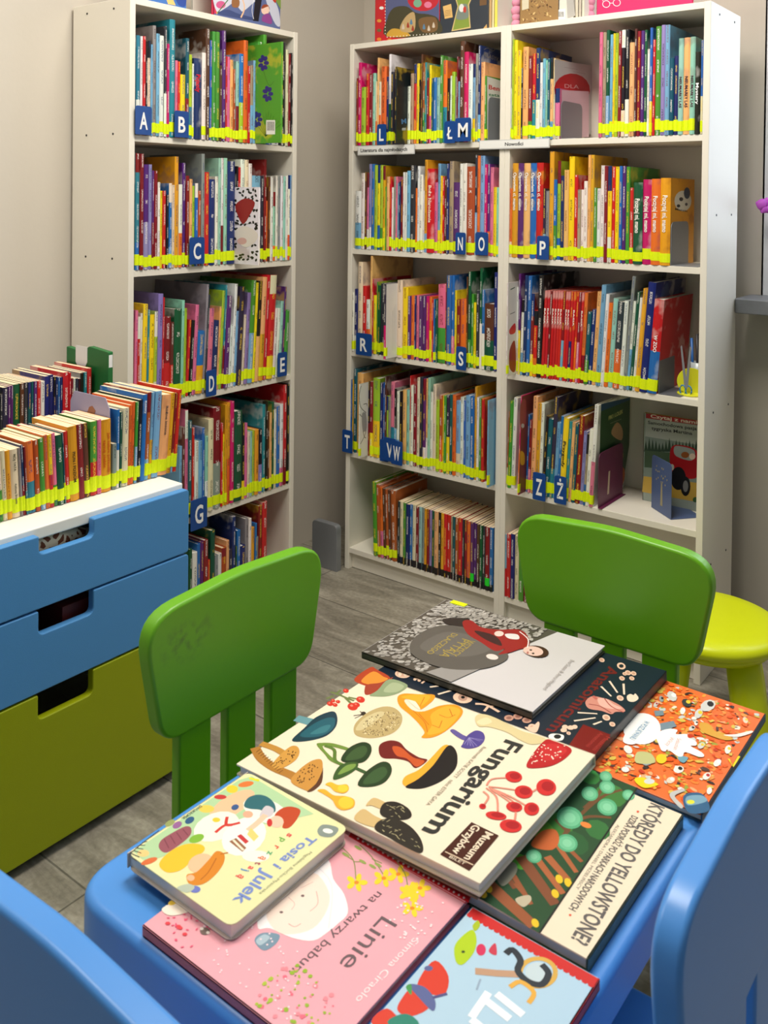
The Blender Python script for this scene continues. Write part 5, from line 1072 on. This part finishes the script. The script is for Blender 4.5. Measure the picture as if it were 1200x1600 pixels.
# left bookcase top
o = standing('blue and yellow picture book at the near end of the left bookcase top', 'L', -.02, 226, 291, ZT2, .2, .012, (60,110,180))
a = Art(o, (-.02,0,0), XN, (180,0,4), .0003); a.poly([(310,-30),(350,-30),(378,34),(330,26)], (230,190,110)); a.blob([(380,-20),(440,-20),(436,40),(395,30)], (40,70,150)); a.done()
o = standing('plain white board standing behind the picture books on the left bookcase top', 'L', -.12, 300, 352, ZT2, .16, .006, (206,204,192), name='display_board', cat='board')
o = standing('picture book with people in blue and a child in purple, left bookcase top', 'L', -.02, 334, 438, ZT2, .22, .012, (90,104,150), edge=(206,40,80))
a = Art(o, (-.02,0,0), XN, (180,0,4), .0003)
a.poly([(618,-60),(632,-60),(632,86),(618,84)], (206,50,90)); a.blob([(632,70),(690,50),(740,20),(780,60),(800,70),(860,20),(900,-30),(632,-60)], (206,208,220)); a.blob([(640,86),(700,60),(770,86),(860,110),(900,130),(760,112)], (60,74,120)); a.ell(660,30,30,24,(206,90,140)); a.stroke([(640,80),(720,-20)], .003, (60,110,50)); a.blob([(730,40),(770,44),(775,0),(735,-20)], (150,100,60)); a.stroke([(790,-20),(808,50),(785,110)], .005, (236,190,150)); a.poly([(880,-60),(925,-60),(895,134),(860,130)], (26,26,34)); a.stroke([(870,-20),(855,60),(865,120)], .002, (236,236,236)); a.poly([(640,80),(634,92),(632,70)], (230,190,60))
a.blob([(940,-20),(980,-20),(1020,60),(1030,160),(1000,150),(960,60)], (196,200,214)); a.ell(938,62,26,30,(236,200,180)); a.blob([(915,55),(925,30),(955,32),(965,65),(958,40)], (150,70,40)); a.blob([(915,125),(925,95),(960,85),(978,120),(975,150),(930,138)], (140,70,140)); a.poly([(980,-60),(1035,-60),(1035,60),(1000,0)], (120,150,70)); a.blob([(968,-30),(1005,-30),(1000,20)], (190,60,40)); a.done()

# green folder at the far end of the back row on the chest
GB = -1.078; f = lambda px, py: ony(px, py, GB)
A, B = f(104, 541), f(169, 552)
gbx = MB(); gw = B.x-A.x
gbx.prism([(p.x,p.y) for p in rounded([(0,.642),(gw,.642),(gw,B.z+.002),(.095,B.z+.008),(.055,A.z-.010),(.04,A.z-.004),(0,A.z)], .003)], 0, .014, XZm)
o = gbx.build('box_file', mat('green_card', (20,104,48), .45), bevel=.001); o.location = (A.x, GB, 0); tag(o, 'dark green card file with white paper slip at the end of the back row', 'file')
MB().prism([(p.x,p.y) for p in rounded([(.040,B.z-.035),(.052,B.z-.05),(.075,B.z-.05),(.088,B.z-.032),(.088,B.z+.006),(.040,B.z+.006)], .003)], -.0008, 0, XZm).build('paper_slip', mat('slip_white', (226,228,230), .6), o)
MB().box(gw, gw+.0006, .002, .012, B.z-.035, B.z-.005).build('side_slip', MATS['slip_white'], o)

# ------------------------------------------------------------------ orchid on the sill
op = empty('orchid_plant', (1.43, .37, 1.003)); tag(op, 'orchid with bright purple flowers on the window sill, cut off by the frame', 'plant')
MB().lathe([(.040,0),(.044,.003),(.056,.10),(.058,.10),(.058,.108),(.050,.108),(.048,.09)], None, 32).build('pot', mat('white_pot', (230,230,226), .3), op, smooth=True)
M_LEAF = mat('orchid_leaf', (50, 104, 44), .4)
for k in range(5):
    a_ = k*1.3; lf = MB(); pts = []
    for i in range(9):
        t = i/8; r = .015+.085*t; zz = .10+.07*math.sin(t*2.2)-.02*t; ww = .028*math.sin(PI*min(1, t*.93+.07))+.002
        c = Vector((r*math.cos(a_), r*math.sin(a_), zz)); s_ = Vector((-math.sin(a_), math.cos(a_), 0)); pts.append((c-s_*ww+Vector((0,0,.006)), c, c+s_*ww+Vector((0,0,.006))))
    b = lf.add([p for q in pts for p in q])
    for i in range(8):
        for j in range(2): lf.face([b+i*3+j, b+i*3+j+1, b+i*3+j+4, b+i*3+j+3])
    l = lf.build('leaf', M_LEAF, op, smooth=True); m_ = l.modifiers.new('s', 'SOLIDIFY'); m_.thickness = .0016
MB().tube([(0,0,.09),(-.01,0,.2),(-.05,-.01,.29),(-.10,-.02,.30),(-.15,-.025,.272)], [.0028,.0024,.002,.0018,.0014], 8).build('stem', M_LEAF, op, smooth=True)
M_OR = mat('orchid_petal', (206, 90, 214), .5)
def flower(c, dr, sc):
    fl = MB(); dr = Vector(dr).normalized(); sx = dr.cross(Vector((0,0,1))).normalized(); sy = sx.cross(dr)
    for k in range(5):
        an = PI/2+k*2*PI/5; big = 1.0 if k in (1, 4) else .8; dd = sx*math.cos(an)+sy*math.sin(an); pp = dd.cross(dr)
        row_ = []
        for i in range(7):
            t = i/6; wv = sc*.55*big*math.sin(PI*(t*.85+.12)); cc = Vector(c)+dd*sc*big*t+dr*sc*.25*t*(1-t); row_.append((cc-pp*wv+dr*.001*k, cc+dr*(.0015+.001*k), cc+pp*wv+dr*.001*k))
        b = fl.add([p for q in row_ for p in q])
        for i in range(6):
            for j in range(2): fl.face([b+i*3+j, b+i*3+j+1, b+i*3+j+4, b+i*3+j+3])
    f_ = fl.build('flower', M_OR, op, smooth=True); m_ = f_.modifiers.new('s', 'SOLIDIFY'); m_.thickness = .001
flower((-.150,-.035,.262), (.3,-1,.1), .031); flower((-.10,-.03,.30), (.3,-1,.1), .027); flower((-.05,-.02,.285), (.5,-1,.0), .026)

# smudge marks of dirt on the back of the green chair by the chest
random.seed(21)
def smudge_mat():
    m = bpy.data.materials.new('green_plastic_smudged'); m.use_nodes = True; nt = m.node_tree; b = nt.nodes['Principled BSDF']; b.inputs['Roughness'].default_value = .4
    tc = nt.nodes.new('ShaderNodeTexCoord'); n1 = nt.nodes.new('ShaderNodeTexNoise'); n1.inputs['Scale'].default_value = 60; n1.inputs['Detail'].default_value = 6
    nt.links.new(tc.outputs['Object'], n1.inputs['Vector'])
    mp = nt.nodes.new('ShaderNodeMapping'); mp.inputs['Location'].default_value = (-.115, .15, -.628); nt.links.new(tc.outputs['Object'], mp.inputs[0])
    m2 = nt.nodes.new('ShaderNodeMapping'); m2.inputs['Scale'].default_value = (16, 60, 26); nt.links.new(mp.outputs[0], m2.inputs[0])
    g = nt.nodes.new('ShaderNodeTexGradient'); g.gradient_type = 'SPHERICAL'; nt.links.new(m2.outputs[0], g.inputs[0])
    r = nt.nodes.new('ShaderNodeMapRange'); r.inputs['From Min'].default_value = .45; r.inputs['From Max'].default_value = .7; nt.links.new(n1.outputs['Fac'], r.inputs['Value'])
    mu = nt.nodes.new('ShaderNodeMath'); mu.operation = 'MULTIPLY'; nt.links.new(g.outputs['Fac'], mu.inputs[0]); nt.links.new(r.outputs['Result'], mu.inputs[1])
    mx = nt.nodes.new('ShaderNodeMix'); mx.data_type = 'RGBA'; mx.inputs['A'].default_value = srgb(98,164,16); mx.inputs['B'].default_value = srgb(60,84,40); nt.links.new(mu.outputs[0], mx.inputs['Factor']); nt.links.new(mx.outputs['Result'], b.inputs['Base Color'])
    return m
bk1.data.materials[0] = smudge_mat()

# ------------------------------------------------------------------ one label per shelved book
SH = {'top shelf of the left bookcase': 'top shelf, left bookcase', 'second shelf of the left bookcase': 'second shelf, left bookcase', 'third shelf of the left bookcase': 'third shelf, left bookcase', 'fourth shelf of the left bookcase': 'fourth shelf, left bookcase', 'bottom shelf of the left bookcase': 'bottom shelf, left bookcase', 'front row on the blue chest': 'front row on chest', 'back row on the blue chest': 'back row on chest'}
for a_ in ('top', 'second', 'third', 'fourth', 'bottom'):
    SH[a_+' shelf of the '+L] = a_+' shelf, corner bookcase'; SH[a_+' shelf of the '+Rb] = a_+' shelf, window bookcase'
byp = {}
for rec in ALLB: byp.setdefault(rec[1], []).append(rec)
def ordn(k): return '%d%s' % (k, 'th' if 10 <= k % 100 <= 20 else {1: 'st', 2: 'nd', 3: 'rd'}.get(k % 10, 'th'))
for pl_, recs in byp.items():
    ws = sorted(r[3] for r in recs); hs = sorted(r[4] for r in recs)
    txts = []
    for i, (o, _, cn, w, h, kd) in enumerate(recs):
        adj = 'thick' if w > .018 else ('tall' if h > hs[int(len(hs)*.75)] else ('short' if h < hs[int(len(hs)*.25)] else 'thin'))
        l_ = recs[i-1][2] if i else None; r_ = recs[i+1][2] if i < len(recs)-1 else None
        if l_ and r_: mid = ('between %s and %s' % (l_, r_)) if l_ != r_ else 'between two %s' % l_
        elif r_: mid = 'leftmost, beside a %s one' % r_
        else: mid = 'rightmost, beside a %s one' % l_
        txts.append((o, '%s %s book %s, %s' % (adj, cn, mid, SH[pl_]), '%s %s book, %s from left, %s' % (adj, cn, ordn(i+1), SH[pl_])))
    from collections import Counter
    ct = Counter(t[1] for t in txts)
    for o, t1, t2 in txts:
        tag(o, t1 if ct[t1] == 1 and len(t1.split()) <= 16 else t2, 'book', 'books on the '+pl_)
